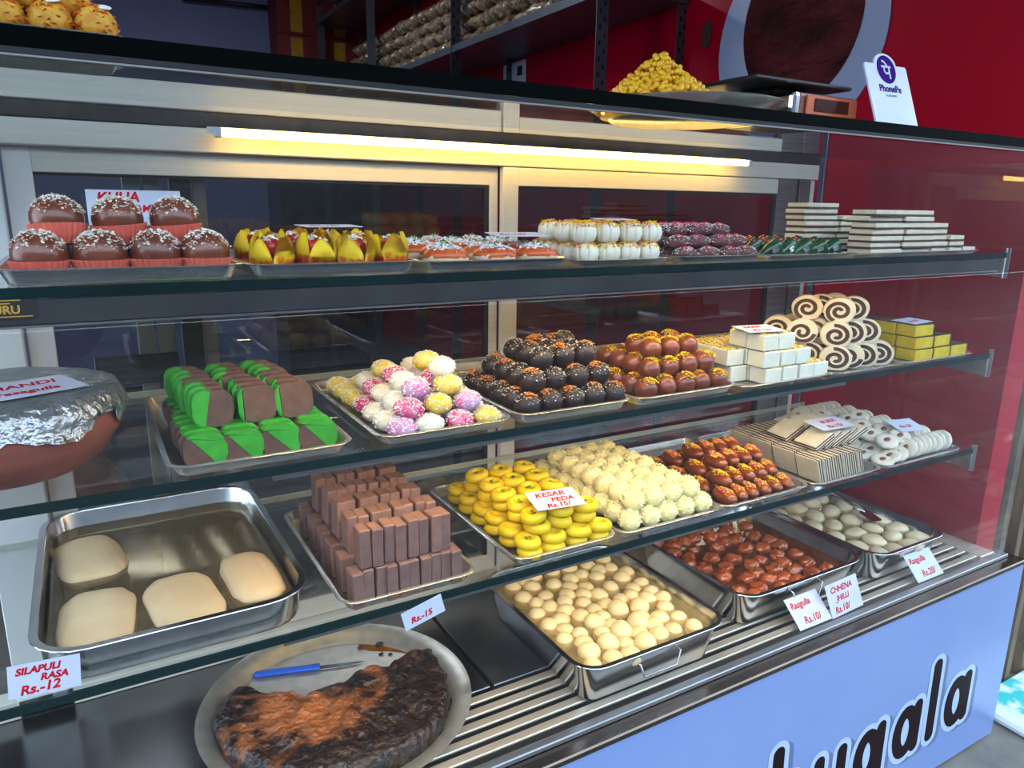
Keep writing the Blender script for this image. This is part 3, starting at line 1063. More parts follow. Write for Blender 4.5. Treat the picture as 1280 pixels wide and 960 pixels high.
def paan(seed):
    bm = bmesh.new()
    lathe(bm, [(0, 0), (0.004, 0.0), (0.012, 0.02), (0.0165, 0.046), (0.0155, 0.0465), (0.011, 0.024), (0, 0.02)], 16, sq=(1.25, 0.8), wob=lambda a, z: 1 + 0.09 * math.sin(3 * a + seed))
    bmesh.ops.rotate(bm, verts=bm.verts, matrix=Matrix.Rotation(D(68), 3, 'Y') , cent=(0, 0, 0))
    bmesh.ops.translate(bm, verts=bm.verts, vec=(-0.022, 0, 0.005))
    o = ob('leaf_cone', me('leaf_cone', bm, 'leaf', True, 50))
    bm = bmesh.new()
    lathe(bm, [(0, 0.041), (0.0135, 0.043), (0.010, 0.050), (0, 0.052)], 14, sq=(1.2, 0.75))
    bmesh.ops.rotate(bm, verts=bm.verts, matrix=Matrix.Rotation(D(68), 3, 'Y'), cent=(0, 0, 0))
    bmesh.ops.translate(bm, verts=bm.verts, vec=(-0.022, 0, 0.005))
    ob('white_filling', me('white_filling', bm, 'coconut', True), o)
    bm = bmesh.new()
    bbox(bm, (0.004, -0.0128, 0.017), (0.016, 0.003, 0.011), 0.001, rot=Matrix.Rotation(D(-22), 3, 'Y'))
    ob('silver_leaf', me('silver_leaf', bm, 'silver'), o)
    if seed > 1:
        bm = bmesh.new()
        ball(bm, 0.0075, 2, c=(0.006, 0, 0.030))
        ob('cherry', me('cherry', bm, 'cherry', True), o)
    return o


K = Kind([paan(s) for s in (1, 2)], 'sweet', 'green leaf cones')
for j, y in enumerate((0.035, 0.085, 0.135, 0.185)):
    for i, x in enumerate((1.205, 1.250, 1.297, 1.343, 1.390)):
        K.put((x, y, Z1), (0, 0, RND.uniform(-0.35, 0.25)), lab('folded green leaf cone with silver foil', 0, 1, j, i), 0 if j == 0 else 1)
K.done()

# layered slabs in stacks
M['slab_white'] = pm('slab_white', (214, 204, 178), (226, 218, 194), 60, rough=0.6)
M['slab_brown'] = pm('slab_brown', (62, 32, 28), (80, 44, 36), 60, rough=0.6)


def slab(seed):
    o = ob('layered_slab', boxme('layered_slab', (0, 0, 0.0088), (0.113, 0.058, 0.0095), 'slab_white', 0.001))
    ob('brown_layer', boxme('brown_layer', (0, 0, 0.0023), (0.1138, 0.0588, 0.0046), 'slab_brown', 0.0005), o)
    return o


K = Kind([slab(1)], 'sweet', 'stacked brown and white slabs')
for si, (x, y, n, sc, nm) in enumerate(((1.555, 0.045, 7, 1, 'left front'), (1.672, 0.045, 7, 1, 'right front'), (1.766, 0.045, 5, 0.55, 'fifth-height narrow'), (1.830, 0.045, 3, 0.5, 'half-height narrow'),
                                        (1.890, 0.045, 1, 0.5, 'lowest narrow'), (1.535, 0.20, 8, 1, 'left rear'), (1.655, 0.20, 6, 1, 'middle rear'), (1.775, 0.15, 6, 1, 'right rear'))):
    for k in range(n):
        K.put((x + RND.uniform(-0.003, 0.003), y + RND.uniform(-0.006, 0.006), S1 + 0.0025 + 0.0142 * k), (0, 0, RND.uniform(-0.055, 0.055)),
              'brown and white layered slab, %s stack, %s from the bottom' % (nm, ORD[k]), scale=(sc, 1, 1))
K.done()

# ------------------------------------------------------------------ middle shelf
Z2 = S2 + 0.003
# clay pot with foil
M['terracotta'] = pm('terracotta', (148, 82, 66), (130, 66, 54), 6, rough=0.6, stretch=(1, 1, 8), bump=0.1, bscale=30)
M['foil'] = pm('foil', (226, 228, 232), (206, 208, 214), 20, rough=0.3, metal=0.8, bump=1.0, bscale=65, bdist=0.009)
bm = bmesh.new()
lathe(bm, [(0, 0), (0.105, 0), (0.125, 0.012), (0.150, 0.045), (0.153, 0.062), (0.147, 0.080), (0.142, 0.088), (0, 0.088)], 56)
pot = ob('clay_pot', me('clay_pot', bm, 'terracotta', True, 60), None, (-0.122, 0.175, S2))
pot.scale = (1.0, 1.0, 1.16)
tag(pot, 'squat terracotta pot with a foil lid on the middle shelf', 'pot')
bm = bmesh.new()
n = 96


def fl(r, z, amp, zamp, s):
    o = []
    for i in range(n):
        a = 6.2832 * i / n
        q = noise.noise(Vector((math.cos(a) * 3, math.sin(a) * 3, s)))
        q2 = noise.noise(Vector((math.cos(a) * 11, math.sin(a) * 11, s + 5)))
        rr = r + amp * q2
        o.append((rr * math.cos(a), rr * math.sin(a), z + zamp * q + zamp * 0.5 * q2))
    return ring(bm, o)


a = [fl(0.158, 0.062, 0.004, 0.028, 2), fl(0.160, 0.069, 0.005, 0.006, 2), fl(0.157, 0.076, 0.005, 0.002, 3), fl(0.148, 0.092, 0.003, 0.002, 4), fl(0.140, 0.094, 0.002, 0.001, 5), fl(0.10, 0.0935, 0, 0.001, 6), fl(0.05, 0.0925, 0, 0.001, 7)]
for p, q in zip(a, a[1:]):
    bridge(bm, p, q)
bm.faces.new(a[-1])
bmesh.ops.solidify(bm, geom=bm.faces[:], thickness=0.001)
ob('foil_lid', me('foil_lid', bm, 'foil', True), pot)
card(0.125, 0.085, (-0.066, 0.105, S2 + 0.1115), (D(-88), 0, D(24)), [('HANDI', 0.026, 0.022, 0.046), ('rasagulla', 0.022, 0.02, 0.016)], 'white card lettered in red lying on the foil lid')

# green and brown slices
M['slice_brown'] = pm('slice_brown', (88, 58, 44), (104, 70, 54), 60, rough=0.6, bump=0.15, vary=0.08)
M['slice_green'] = pm('slice_green', (44, 146, 26), (58, 160, 38), 50, rough=0.55, bump=0.1, vary=0.06)


def clip(pts, nx, ny, d):
    out = []
    for i in range(len(pts)):
        p, q = pts[i], pts[(i + 1) % len(pts)]
        a = p[0] * nx + p[1] * ny - d
        b = q[0] * nx + q[1] * ny - d
        if a >= 0:
            out.append(p)
        if (a >= 0) != (b >= 0):
            t = a / (a - b)
            out.append((p[0] + (q[0] - p[0]) * t, p[1] + (q[1] - p[1]) * t))
    return out


def slice_(wd, hg, planes, t=0.027):
    rot = Matrix.Rotation(D(90), 3, 'X')
    base = rrect(wd / 2, hg / 2, 0.016, 5)

    def make(nm, pts, mat, tt, grow):
        bm = bmesh.new()
        prism(bm, [(p[0] * grow, p[1] * grow) for p in pts], -tt / 2, tt / 2)
        es = [e for e in bm.edges if abs(e.verts[0].co.z - e.verts[1].co.z) < 1e-6]
        bmesh.ops.bevel(bm, geom=es, offset=0.0022, segments=2, affect='EDGES')
        bmesh.ops.rotate(bm, verts=bm.verts, matrix=rot, cent=(0, 0, 0))
        bmesh.ops.translate(bm, verts=bm.verts, vec=(0, 0, hg / 2))
        return me(nm, bm, mat, True, 45)
    o = ob('two_tone_slice', make('two_tone_slice', base, 'slice_brown', t, 1.0))
    g = base
    for pl in planes:
        g = clip(g, *pl)
    ob('green_half', make('green_half', g, 'slice_green', t + 0.0012, 1.012), o)
    return o


lowp = slice_(0.056, 0.046, [(0.75, 0.66, -0.004)])
upp = slice_(0.054, 0.052, [(-0.85, 0.15, 0.004)])
upp2 = slice_(0.054, 0.052, [(-1, 0, 0.018)])
K = Kind([lowp, upp, upp2], 'sweet', 'green and brown slices')
for i, x in enumerate((0.117, 0.168, 0.219, 0.270)):
    for j in range(9):
        K.put((x + RND.uniform(-0.002, 0.002), 0.034 + 0.029 * j, Z2 + 0.001), (D(-6), RND.uniform(-0.08, 0.08), RND.uniform(-0.03, 0.03)),
              lab('green and brown rounded slice', 0, 2, j, i), 0)
for i, x in enumerate((0.140, 0.197, 0.252)):
    for j in range(7):
        K.put((x + RND.uniform(-0.003, 0.003) - 0.003 * j, 0.078 + 0.028 * j, Z2 + 0.044 + 0.0004 * j), (D(-8), RND.uniform(-0.06, 0.1), RND.uniform(-0.04, 0.04)),
              lab('green and brown rounded slice', 1, 2, j, i), 1 if (j > 3 or (i == 0 and j < 3)) else 2)
K.done()

# pastel coconut sweets
PC = []
for nm, c1, c2 in (('pale_body', (238, 228, 200), (246, 240, 226)), ('pink_body', (206, 44, 110), (232, 130, 170)), ('yellow_body', (226, 190, 30), (240, 220, 110)), ('lilac_body', (196, 160, 206), (206, 90, 160))):
    M[nm] = pm(nm, c1, c2, 60, rough=0.8)
    bm = bmesh.new()
    ball(bm, 1, 3, (0.0245, 0.022, 0.0165), 0.05, 30, len(PC), (0, 0, 0.0155))
    o = ob('coconut_oval', me('coconut_oval', bm, nm, True))
    bitsob('coconut_flakes', 'coconut2', o, (0.0247, 0.0222, 0.0167), 300, 0.0022, -0.35, len(PC), (0, 0, 0.0155))
    PC.append(o)
K = Kind(PC, 'sweet', 'pastel coconut ovals')
PCN = ('white coconut oval', 'pink coconut oval', 'yellow coconut oval', 'lilac coconut oval')
PAT = {0: [3, 0, 1, 2, 0, 1, 3, 0, 0, 0, 2, 3, 1, 2, 0, 1, 2, 0, 2, 0, 2, 0, 1, 0, 2, 2, 0, 0], 1: [1, 2, 3, 0, 3, 2, 0, 0, 1, 1, 2, 0, 0, 2, 0], 2: [3, 2, 0, 1, 1, 0, 2, 0], 3: [0, 2]}
for L, (xs, ys, z) in enumerate((((0.401, 0.451, 0.502, 0.551), (0.030, 0.080, 0.130, 0.182, 0.236, 0.290, 0.344), 0), ((0.424, 0.476, 0.527), (0.046, 0.098, 0.150, 0.202, 0.256), 0.026),
                                 ((0.447, 0.499), (0.066, 0.118, 0.170, 0.222), 0.052), ((0.497,), (0.085, 0.142), 0.078))):
    q = 0
    for j, y in enumerate(ys):
        for i, x in enumerate(xs):
            v = PAT[L][q % len(PAT[L])]
            q += 1
            K.put((x + RND.uniform(-0.004, 0.004), y + RND.uniform(-0.003, 0.003), Z2 + z), (RND.uniform(-0.12, 0.12), RND.uniform(-0.12, 0.12), RND.uniform(0, 6)),
                  lab(PCN[v] + ' sweet', L, 4, j, i), v)
K.done()


def pyramid(K, desc, layers, zb, jit=0.0015, rot=True):
    nl = len(layers)
    for L, (xs, ys, z) in enumerate(layers):
        for j, y in enumerate(ys):
            for i, x in enumerate(xs):
                K.put((x + RND.uniform(-jit, jit), y + RND.uniform(-jit, jit), zb + z), (0, 0, RND.uniform(0, 6) if rot else 0), lab(desc, L, nl, j, i), scale=RND.uniform(0.96, 1.04))
    K.done()


def rng(a, step, n):
    return tuple(a + step * i for i in range(n))


def chocball(seed):
    bm = bmesh.new()
    ball(bm, 0.0232, 3, (1, 1, 1), 0.03, 40, seed, (0, 0, 0.0232))
    o = ob('chocolate_ball', me('chocolate_ball', bm, 'choc', True))
    bitsob('coconut_flakes', 'coconut', o, (0.0235, 0.0235, 0.0235), 95, 0.0016, 0.2, seed, (0, 0, 0.0232))
    if seed != 2:
        bitsob('orange_crumb', 'or_crumb', o, (0.0237, 0.0237, 0.0237), 75, 0.0022, 0.72, seed + 4, (0.002, -0.003, 0.0232))
    return o


pyramid(Kind([chocball(s) for s in (1, 2, 3)], 'sweet', 'dark chocolate balls'), 'dark chocolate ball with coconut flecks',
        ((rng(0.636, 0.0465, 5), rng(0.034, 0.0465, 5), 0), (rng(0.660, 0.0465, 4), rng(0.058, 0.0465, 4), 0.034), (rng(0.692, 0.0475, 3), rng(0.082, 0.0470, 3), 0.068), ((0.838 - 0.05, 0.838), (0.226,), 0.062)), Z2)


def brownball(seed):
    bm = bmesh.new()
    ball(bm, 0.0225, 3, (1, 1, 0.96), 0.05, 40, seed, (0, 0, 0.0218))
    o = ob('syrup_ball', me('syrup_ball', bm, 'gj', True))
    bitsob('yellow_crumb', 'yel_crumb', o, (0.0227, 0.0227, 0.0222), 120, 0.0024, 0.55, seed + 2, (-0.003, -0.004, 0.0218))
    if seed == 2:
        bitsob('pistachio_bits', 'green_crumb', o, (0.0227, 0.0227, 0.0226), 60, 0.0022, 0.5, seed + 3, (-0.003, -0.004, 0.0218))
    return o


pyramid(Kind([brownball(s) for s in (1, 2, 3)], 'sweet', 'brown balls with yellow crumb'), 'glossy brown ball topped with yellow crumb',
        ((rng(0.902, 0.0455, 5), rng(0.034, 0.0455, 5), 0), (rng(0.925, 0.0465, 4), rng(0.056, 0.0455, 4), 0.033), (rng(0.945, 0.0475, 3), rng(0.080, 0.0455, 2), 0.066)), Z2)
# yellow crumbs in the rear tray
bm = bmesh.new()
rr = random.Random(5)
for _ in range(160):
    ball(bm, 0.0035, 1, c=(rr.uniform(-0.05, 0.05), rr.uniform(-0.03, 0.03), rr.uniform(0.002, 0.012)))
o = ob('yellow_crumbs', me('yellow_crumbs', bm, 'yel_crumb', True), None, (0.93, 0.48, S2 + 0.004), kind='stuff')
tag(o, 'heap of yellow crumbs in the small tray behind the brown balls', 'crumbs')

# white milk cubes
M['cube_white'] = pm('cube_white', (226, 226, 206), (236, 236, 220), 40, rough=0.6, bump=0.15)


def cube(seed):
    o = ob('milk_cube', boxme('milk_cube', (0, 0, 0.0165), (0.046, 0.046, 0.033), 'cube_white', 0.002, 2))
    for nm, mt, n, s in (('yellow_crumb', 'yel_crumb', 60, 1), ('pistachio_bits', 'green_crumb', 26, 2), ('red_bits', 'red_ink', 5, 3)):
        bm = bmesh.new()
        flatbits(bm, 0.021, 0.021, 0.0345, n, 0.0028, seed * 3 + s)
        ob(nm, me(nm, bm, mt), o, kind='stuff')
    return o


K = Kind([cube(1), cube(2)], 'sweet', 'white milk cubes with crumb')
for L, (xs, ys, z) in enumerate((((1.178, 1.229, 1.280, 1.331, 1.380), rng(0.036, 0.05, 5), 0), ((1.170, 1.220, 1.271, 1.320), rng(0.038, 0.05, 4), 0.0355), ((1.219, 1.268), rng(0.042, 0.05, 2), 0.071))):
    for j, y in enumerate(ys):
        for i, x in enumerate(xs):
            if L == 0 and i == 0 and j == 0 or (L == 1 and i == 0 and j == 0):
                continue
            K.put((x + RND.uniform(-0.0015, 0.0015), y, S2 + 0.0025 + z), (0, 0, RND.uniform(-0.06, 0.06)), lab('white milk cube with yellow crumb', L, 3, j, i))
K.done()
card(0.092, 0.062, (1.215, 0.028, S2 + 0.112), (D(-86), 0, D(-10)), [('BARFI', 0.018, 0.016, 0.038), ('Rs.12/', 0.018, 0.022, 0.012)], 'white card with red writing on top of the white cubes')

# swirl roll slices
M['roll_cream'] = pm('roll_cream', (228, 214, 184), (238, 226, 200), 40, rough=0.6, sss=0.1)
M['roll_dark'] = pm('roll_dark', (58, 36, 32), (76, 50, 44), 60, rough=0.7)


def swirl(seed, turns=1.65):
    R_ = 0.0345
    rot = Matrix.Rotation(D(90), 3, 'X')
    pts = []
    for i in range(28):
        a = 6.2832 * i / 28
        x, y = R_ * math.cos(a), R_ * math.sin(a) * 0.88
        pts.append((x * (1.0 + 0.04 * math.sin(a)), max(y, -R_ * 0.74)))
    bm = bmesh.new()
    prism(bm, pts, -0.016, 0.016)
    es = [e for e in bm.edges if abs(e.verts[0].co.z - e.verts[1].co.z) < 1e-6]
    bmesh.ops.bevel(bm, geom=es, offset=0.002, segments=2, affect='EDGES')
    bmesh.ops.rotate(bm, verts=bm.verts, matrix=rot, cent=(0, 0, 0))
    bmesh.ops.translate(bm, verts=bm.verts, vec=(0, 0, R_ * 0.74))
    o = ob('swirl_slice', me('swirl_slice', bm, 'roll_cream', True, 40))
    bm = bmesh.new()
    N = 60
    prev = None
    for i in range(N + 1):
        u = i / N
        a = seed + u * turns * 6.2832
        r = 0.004 + 0.0235 * u
        wd = 0.0046
        q = []
        for (rr_, zz) in ((r - wd, -0.0166), (r + wd, -0.0166), (r + wd, 0.0166), (r - wd, 0.0166)):
            yy = max(rr_ * math.sin(a) * 0.86, -R_ * 0.70)
            q.append(bm.verts.new((rr_ * math.cos(a), yy, zz)))
        if prev:
            bridge(bm, prev, q)
        else:
            bm.faces.new(q)
        prev = q
    bm.faces.new(prev[::-1])
    bmesh.ops.rotate(bm, verts=bm.verts, matrix=rot, cent=(0, 0, 0))
    bmesh.ops.translate(bm, verts=bm.verts, vec=(0, 0, R_ * 0.74))
    ob('dark_swirl', me('dark_swirl', bm, 'roll_dark'), o)
    return o


K = Kind([swirl(0.3), swirl(2.1), swirl(4.0)], 'sweet', 'cream roll slices with dark swirl')
yaw = D(-52)
for L, z, rows in ((0, 0, ((0.050, 1.474, 4), (0.115, 1.462, 4), (0.18, 1.456, 4))), (1, 0.053, ((0.062, 1.486, 3), (0.126, 1.446, 4), (0.19, 1.445, 4))), (2, 0.106, ((0.076, 1.508, 2), (0.140, 1.475, 3)))):
    for j, (y, x0, n) in enumerate(rows):
        for i in range(n):
            K.put((x0 + 0.051 * i, y + RND.uniform(-0.003, 0.003), S2 + 0.0025 + z), (D(RND.uniform(-5, 3)), 0, yaw + RND.uniform(-0.1, 0.1)), lab('cream roll slice with dark swirl', L, 3, j, i))
K.done()

# yellow blocks
M['block_yellow'] = pm('block_yellow', (206, 176, 20), (222, 194, 40), 50, rough=0.6)
M['block_dark'] = pm('block_dark', (60, 40, 30), (84, 60, 44), 60, rough=0.6)


def yblock(seed):
    o = ob('yellow_block', boxme('yellow_block', (0, 0, 0.014), (0.072, 0.052, 0.028), 'block_yellow', 0.0015))
    bm = bmesh.new()
    bbox(bm, (0.0345, 0, 0.014), (0.005, 0.0526, 0.0286))
    bbox(bm, (0, 0, 0.0286), (0.070, 0.051, 0.0016))
    ob('dark_band', me('dark_band', bm, 'block_dark'), o)
    return o


K = Kind([yblock(1)], 'sweet', 'yellow blocks with dark bands')
for L, (xs, ys) in enumerate((((1.768, 1.843, 1.918), rng(0.04, 0.056, 4)), ((1.766, 1.841), rng(0.042, 0.056, 4)), ((1.766,), rng(0.046, 0.056, 3)))):
    for j, y in enumerate(ys):
        for i, x in enumerate(xs):
            K.put((x, y, S2 + 0.0025 + 0.0298 * L), (0, 0, RND.uniform(-0.04, 0.04)), lab('yellow block with dark banded edge', L, 3, j, i))
K.done()
card(0.09, 0.06, (1.775, 0.03, S2 + 0.0935), (D(-88), 0, D(6)), [('Rs.12/', 0.018, 0.018, 0.02)], 'pale card lying on top of the yellow blocks')

# ------------------------------------------------------------------ lowest shelf
Z3 = S3 + 0.003
# four pale rolls in syrup
M['pancake'] = pm('pale_roll', (214, 184, 140), (226, 200, 158), 14, rough=0.55, bump=0.2, bscale=60, sss=0.1)
M['syrup_thin'] = glassm('syrup_thin', (0.80, 0.74, 0.60), 0.03, (126, 108, 80), 0.5)


def flatroll(seed):
    bm = bmesh.new()
    bmesh.ops.create_icosphere(bm, subdivisions=5, radius=1.0)
    for v in bm.verts:
        p = v.co

        def sp(t, e):
            return math.copysign(abs(t) ** e, t)
        x, y, z = sp(p.x, 0.62), sp(p.y, 0.55), sp(p.z, 0.75)
        q = 1 + 0.05 * noise.noise(Vector((p.x * 2.2 + seed, p.y * 2.2, p.z * 2)))
        rid = 0.035 * noise.noise(Vector((p.x * 9 + seed, p.y * 1.2, 3.3)))
        v.co = Vector((x * 0.0515 * q, y * 0.084 * q, (z * (1 + rid) - 0.12 * x * x * (1 if z > 0 else 0)) * 0.019 * q + 0.019))
    return ob('pale_roll', me('pale_roll', bm, 'pancake', True))


K = Kind([flatroll(s) for s in (1, 4, 7, 9)], 'sweet', 'pale flat rolls in syrup')
K.put((-0.042, 0.345, S3 + 0.004), (0, 0, 0.15), 'pale flat roll at the rear left corner of the deep tray', 0)
K.put((-0.036, 0.128, S3 + 0.004), (0, 0, -0.06), 'pale flat roll at the front left corner of the deep tray', 1)
K.put((0.080, 0.122, S3 + 0.004), (0, 0, 0.10), 'pale flat roll in the front middle of the deep tray', 2)
K.put((0.185, 0.150, S3 + 0.004), (0, 0, 0.05), 'pale flat roll at the front right corner of the deep tray', 3, (0.82, 1, 1))
liquid('roll_syrup', -0.098, 0.235, 0.020, 0.500, S3 + 0.026, 0.05, 'syrup_thin', 'thin golden syrup around the four pale rolls')
card(0.078, 0.044, (-0.098, -0.0055, S3 + 0.012), (D(-4), D(4), 0), [('SILAPULI', 0.0125, 0.008, 0.030), ('RASA', 0.0125, 0.034, 0.0185), ('Rs.-12', 0.017, 0.012, 0.003)], 'white card with red writing propped beside the deep tray of pale rolls')

# standing brown slices
M['barfi'] = pm('barfi_brown', (116, 86, 80), (130, 98, 88), 60, rough=0.6, bump=0.25, bscale=90, vary=0.07)


def barfi(seed):
    rr = random.Random(seed)
    bm = bmesh.new()
    bbox(bm, (0, 0, 0.030), (0.0182, 0.036, 0.060), 0.0015, 1)
    for v in bm.verts:
        v.co += Vector((0.0010 * noise.noise(v.co * 60 + Vector((seed, 0, 0))), 0.0016 * noise.noise(v.co * 50 + Vector((0, seed, 0))), 0))
    return ob('brown_slice', me('brown_slice', bm, 'barfi'))


K = Kind([barfi(s) for s in (1, 2, 3)], 'sweet', 'standing brown slices')
for j in range(6):
    for i in range(10 if j < 4 else 8):
        K.put((0.3195 + 0.0190 * i - 0.0013 * (i % 2), 0.026 + 0.058 * j + RND.uniform(-0.003, 0.003), Z3), (RND.uniform(-0.03, 0.03), RND.uniform(-0.03, 0.03), RND.uniform(-0.04, 0.04)),
              lab('upright brown slice', 0, 2, j, i))
for j in range(5):
    for i in range(8):
        K.put((0.336 + 0.0199 * i - 0.0020 * (i % 2), 0.036 + 0.061 * j + RND.uniform(-0.004, 0.004), Z3 + 0.0605 + 0.0005 * j), (RND.uniform(-0.08, 0.03), RND.uniform(-0.03, 0.05), RND.uniform(-0.05, 0.05)),
              lab('upright brown slice', 1, 2, j, i), scale=(1, 1, 1.06))
K.done()
card(0.072, 0.034, (0.424, -0.0075, S3 - 0.040), (0, D(-14), 0), [('Rs.-15', 0.015, 0.012, 0.008)], 'white card tucked under the tray of brown slices')

# yellow rings in pairs
M['peda'] = pm('peda_yellow', (226, 190, 10), (238, 204, 24), 30, rough=0.45, vary=0.05, bump=0.1)


def peda(seed):
    bm = bmesh.new()
    lathe(bm, [(0, 0.001), (0.0185, 0), (0.0245, 0.004), (0.0262, 0.0095), (0.0245, 0.0155), (0.020, 0.0195), (0.0155, 0.0205), (0.0115, 0.0175), (0.0090, 0.0125), (0, 0.0110)], 28,
          sq=(1.0, 0.96), wob=lambda a, z: 1 + 0.03 * math.sin(2 * a + seed))
    o = ob('yellow_ring', me('yellow_ring', bm, 'peda', True))
    if seed == 2:
        bitsob('pistachio_bits', 'green_crumb', o, (0.006, 0.006, 0.004), 10, 0.0035, 0.2, seed, (0, 0, 0.0135))
    return o


K = Kind([peda(1), peda(2), peda(3)], 'sweet', 'yellow ring sweets in pairs')
xa = (0.643, 0.695, 0.747, 0.797)
for j in range(6):
    for i, x in enumerate(xa):
        for h in (0, 1):
            K.put((x + RND.uniform(-0.003, 0.003), 0.034 + 0.057 * j + RND.uniform(-0.003, 0.003), Z3 + 0.0195 * h), (RND.uniform(-0.1, 0.1), RND.uniform(-0.1, 0.1), RND.uniform(0, 6)),
                  'yellow ring sweet, %s of bottom pair, %s row back, %s from left' % ('upper' if h else 'lower', ORD[j], ORD[i]))
for j in range(5):
    for i, x in enumerate((0.667, 0.722, 0.776)):
        for h in (0, 1):
            K.put((x + RND.uniform(-0.003, 0.003), 0.050 + 0.057 * j + RND.uniform(-0.003, 0.003), Z3 + 0.040 + 0.0195 * h), (RND.uniform(-0.12, 0.12), RND.uniform(-0.12, 0.12), RND.uniform(0, 6)),
                  'yellow ring sweet, %s of top pair, %s row back, %s from left' % ('upper' if h else 'lower', ORD[j], ORD[i]), 1 if h else None)
K.done()
card(0.098, 0.064, (0.706, 0.018, S3 + 0.092), (D(-82), 0, D(-8)), [('KESAR', 0.021, 0.014, 0.042), ('PEDA', 0.019, 0.038, 0.023), ('Rs.15/', 0.019, 0.022, 0.004)], 'white card with red writing lying on the yellow ring sweets')

# white coconut balls
M['ball_cream'] = pm('ball_cream', (240, 226, 160), (244, 234, 180), 50, rough=0.8)


def cball(seed):
    bm = bmesh.new()
    ball(bm, 0.0228, 3, (1, 1, 0.97), 0.06, 60, seed, (0, 0, 0.0222))
    o = ob('coconut_ball', me('coconut_ball', bm, 'ball_cream', True))
    bitsob('coconut_flakes', 'coco_yellow', o, (0.0234, 0.0234, 0.0228), 230, 0.0028, -0.3, seed, (0, 0, 0.0222))
    if seed == 2:
        bitsob('pistachio_bits', 'green_crumb', o, (0.0236, 0.0236, 0.0232), 7, 0.0030, 0.5, seed, (0, 0, 0.0222))
    return o


pyramid(Kind([cball(s) for s in (1, 2, 3)], 'sweet', 'white coconut balls'), 'white flaky coconut ball',
        ((rng(0.876, 0.0470, 5), rng(0.032, 0.0455, 8), 0), (rng(0.898, 0.0475, 4), rng(0.050, 0.0455, 7), 0.032)), Z3)

# brown ovals
def oval(seed):
    bm = bmesh.new()
    ball(bm, 1, 3, (0.0175, 0.036, 0.0155), 0.04, 30, seed, (0, 0, 0.0152))
    o = ob('brown_oval', me('brown_oval', bm, 'gj2', True))
    bitsob('yellow_crumb', 'yel_crumb', o, (0.015, 0.030, 0.0168), 120, 0.0029, 0.55, seed, (0, 0, 0.0152))
    bitsob('pink_crumb', 'pink_crumb', o, (0.015, 0.030, 0.0172), 70 if seed != 2 else 10, 0.0026, 0.55, seed + 5, (0, 0, 0.0152))
    return o


K = Kind([oval(s) for s in (1, 2, 3)], 'sweet', 'brown ovals with bright crumb')
for L, (xs, ys, z) in enumerate(((rng(1.148, 0.0365, 6), (0.046, 0.120, 0.194, 0.268), 0), (rng(1.166, 0.0370, 5), (0.080, 0.154, 0.228), 0.026), (rng(1.190, 0.038, 4), (0.118, 0.190), 0.052))):
    for j, y in enumerate(ys):
        for i, x in enumerate(xs):
            K.put((x + RND.uniform(-0.002, 0.002), y, Z3 + z), (0, 0, RND.uniform(-0.25, -0.02)), lab('brown oval with pink and yellow crumb', L, 3, j, i))
K.done()

# striped slices
def zebra(seed):
    o = ob('striped_slice', boxme('striped_slice', (0, 0, 0.031), (0.0160, 0.064, 0.062), 'slab_white', 0.0008))
    for s in (-0.0036, 0.0036):
        ob('brown_layer', boxme('brown_layer', (s, 0, 0.031), (0.0034, 0.0648, 0.0628), 'slab_brown'), o)
    return o


K = Kind([zebra(1)], 'sweet', 'brown and white striped slices')
for j in range(4):
    for i in range(9):
        K.put((1.438 + 0.0178 * i + 0.004 * j, 0.048 + 0.072 * j, S3 + 0.006), (0, D(-20), RND.uniform(-0.06, 0.06)), lab('brown and white striped slice standing', 0, 2, j, i))
for j in range(2):
    for i in range(5):
        K.put((1.452 + 0.031 * i, 0.085 + 0.085 * j, S3 + 0.072), (RND.uniform(-0.06, 0.06), D(62), RND.uniform(-0.15, 0.15)), lab('brown and white striped slice leaning', 1, 2, j, i))
K.done()
card(0.108, 0.066, (1.528, 0.052, S3 + 0.115), (D(-84), 0, D(-4)), [('BURFI', 0.020, 0.034, 0.036), ('Rs.15/', 0.02, 0.03, 0.01)], 'white card with red writing lying on the striped slices')

# pale coins
M['coin'] = pm('coin_cream', (214, 206, 188), (226, 220, 204), 50, rough=0.7, bump=0.1)
M['almond'] = pm('almond_brown', (112, 62, 46), (132, 78, 58), 60, rough=0.5)


def coin(seed):
    bm = bmesh.new()
    lathe(bm, [(0, 0), (0.022, 0), (0.0275, 0.004), (0.0278, 0.009), (0.024, 0.013), (0.012, 0.0125), (0, 0.011)], 28, wob=lambda a, z: 1 + 0.02 * math.sin(9 * a + seed))
    o = ob('coin_sweet', me('coin_sweet', bm, 'coin', True))
    bm = bmesh.new()
    ball(bm, 1, 2, (0.0105, 0.0068, 0.0032), 0.1, 90, seed, (0, 0, 0.0125))
    ob('almond', me('almond', bm, 'almond', True), o)
    return o


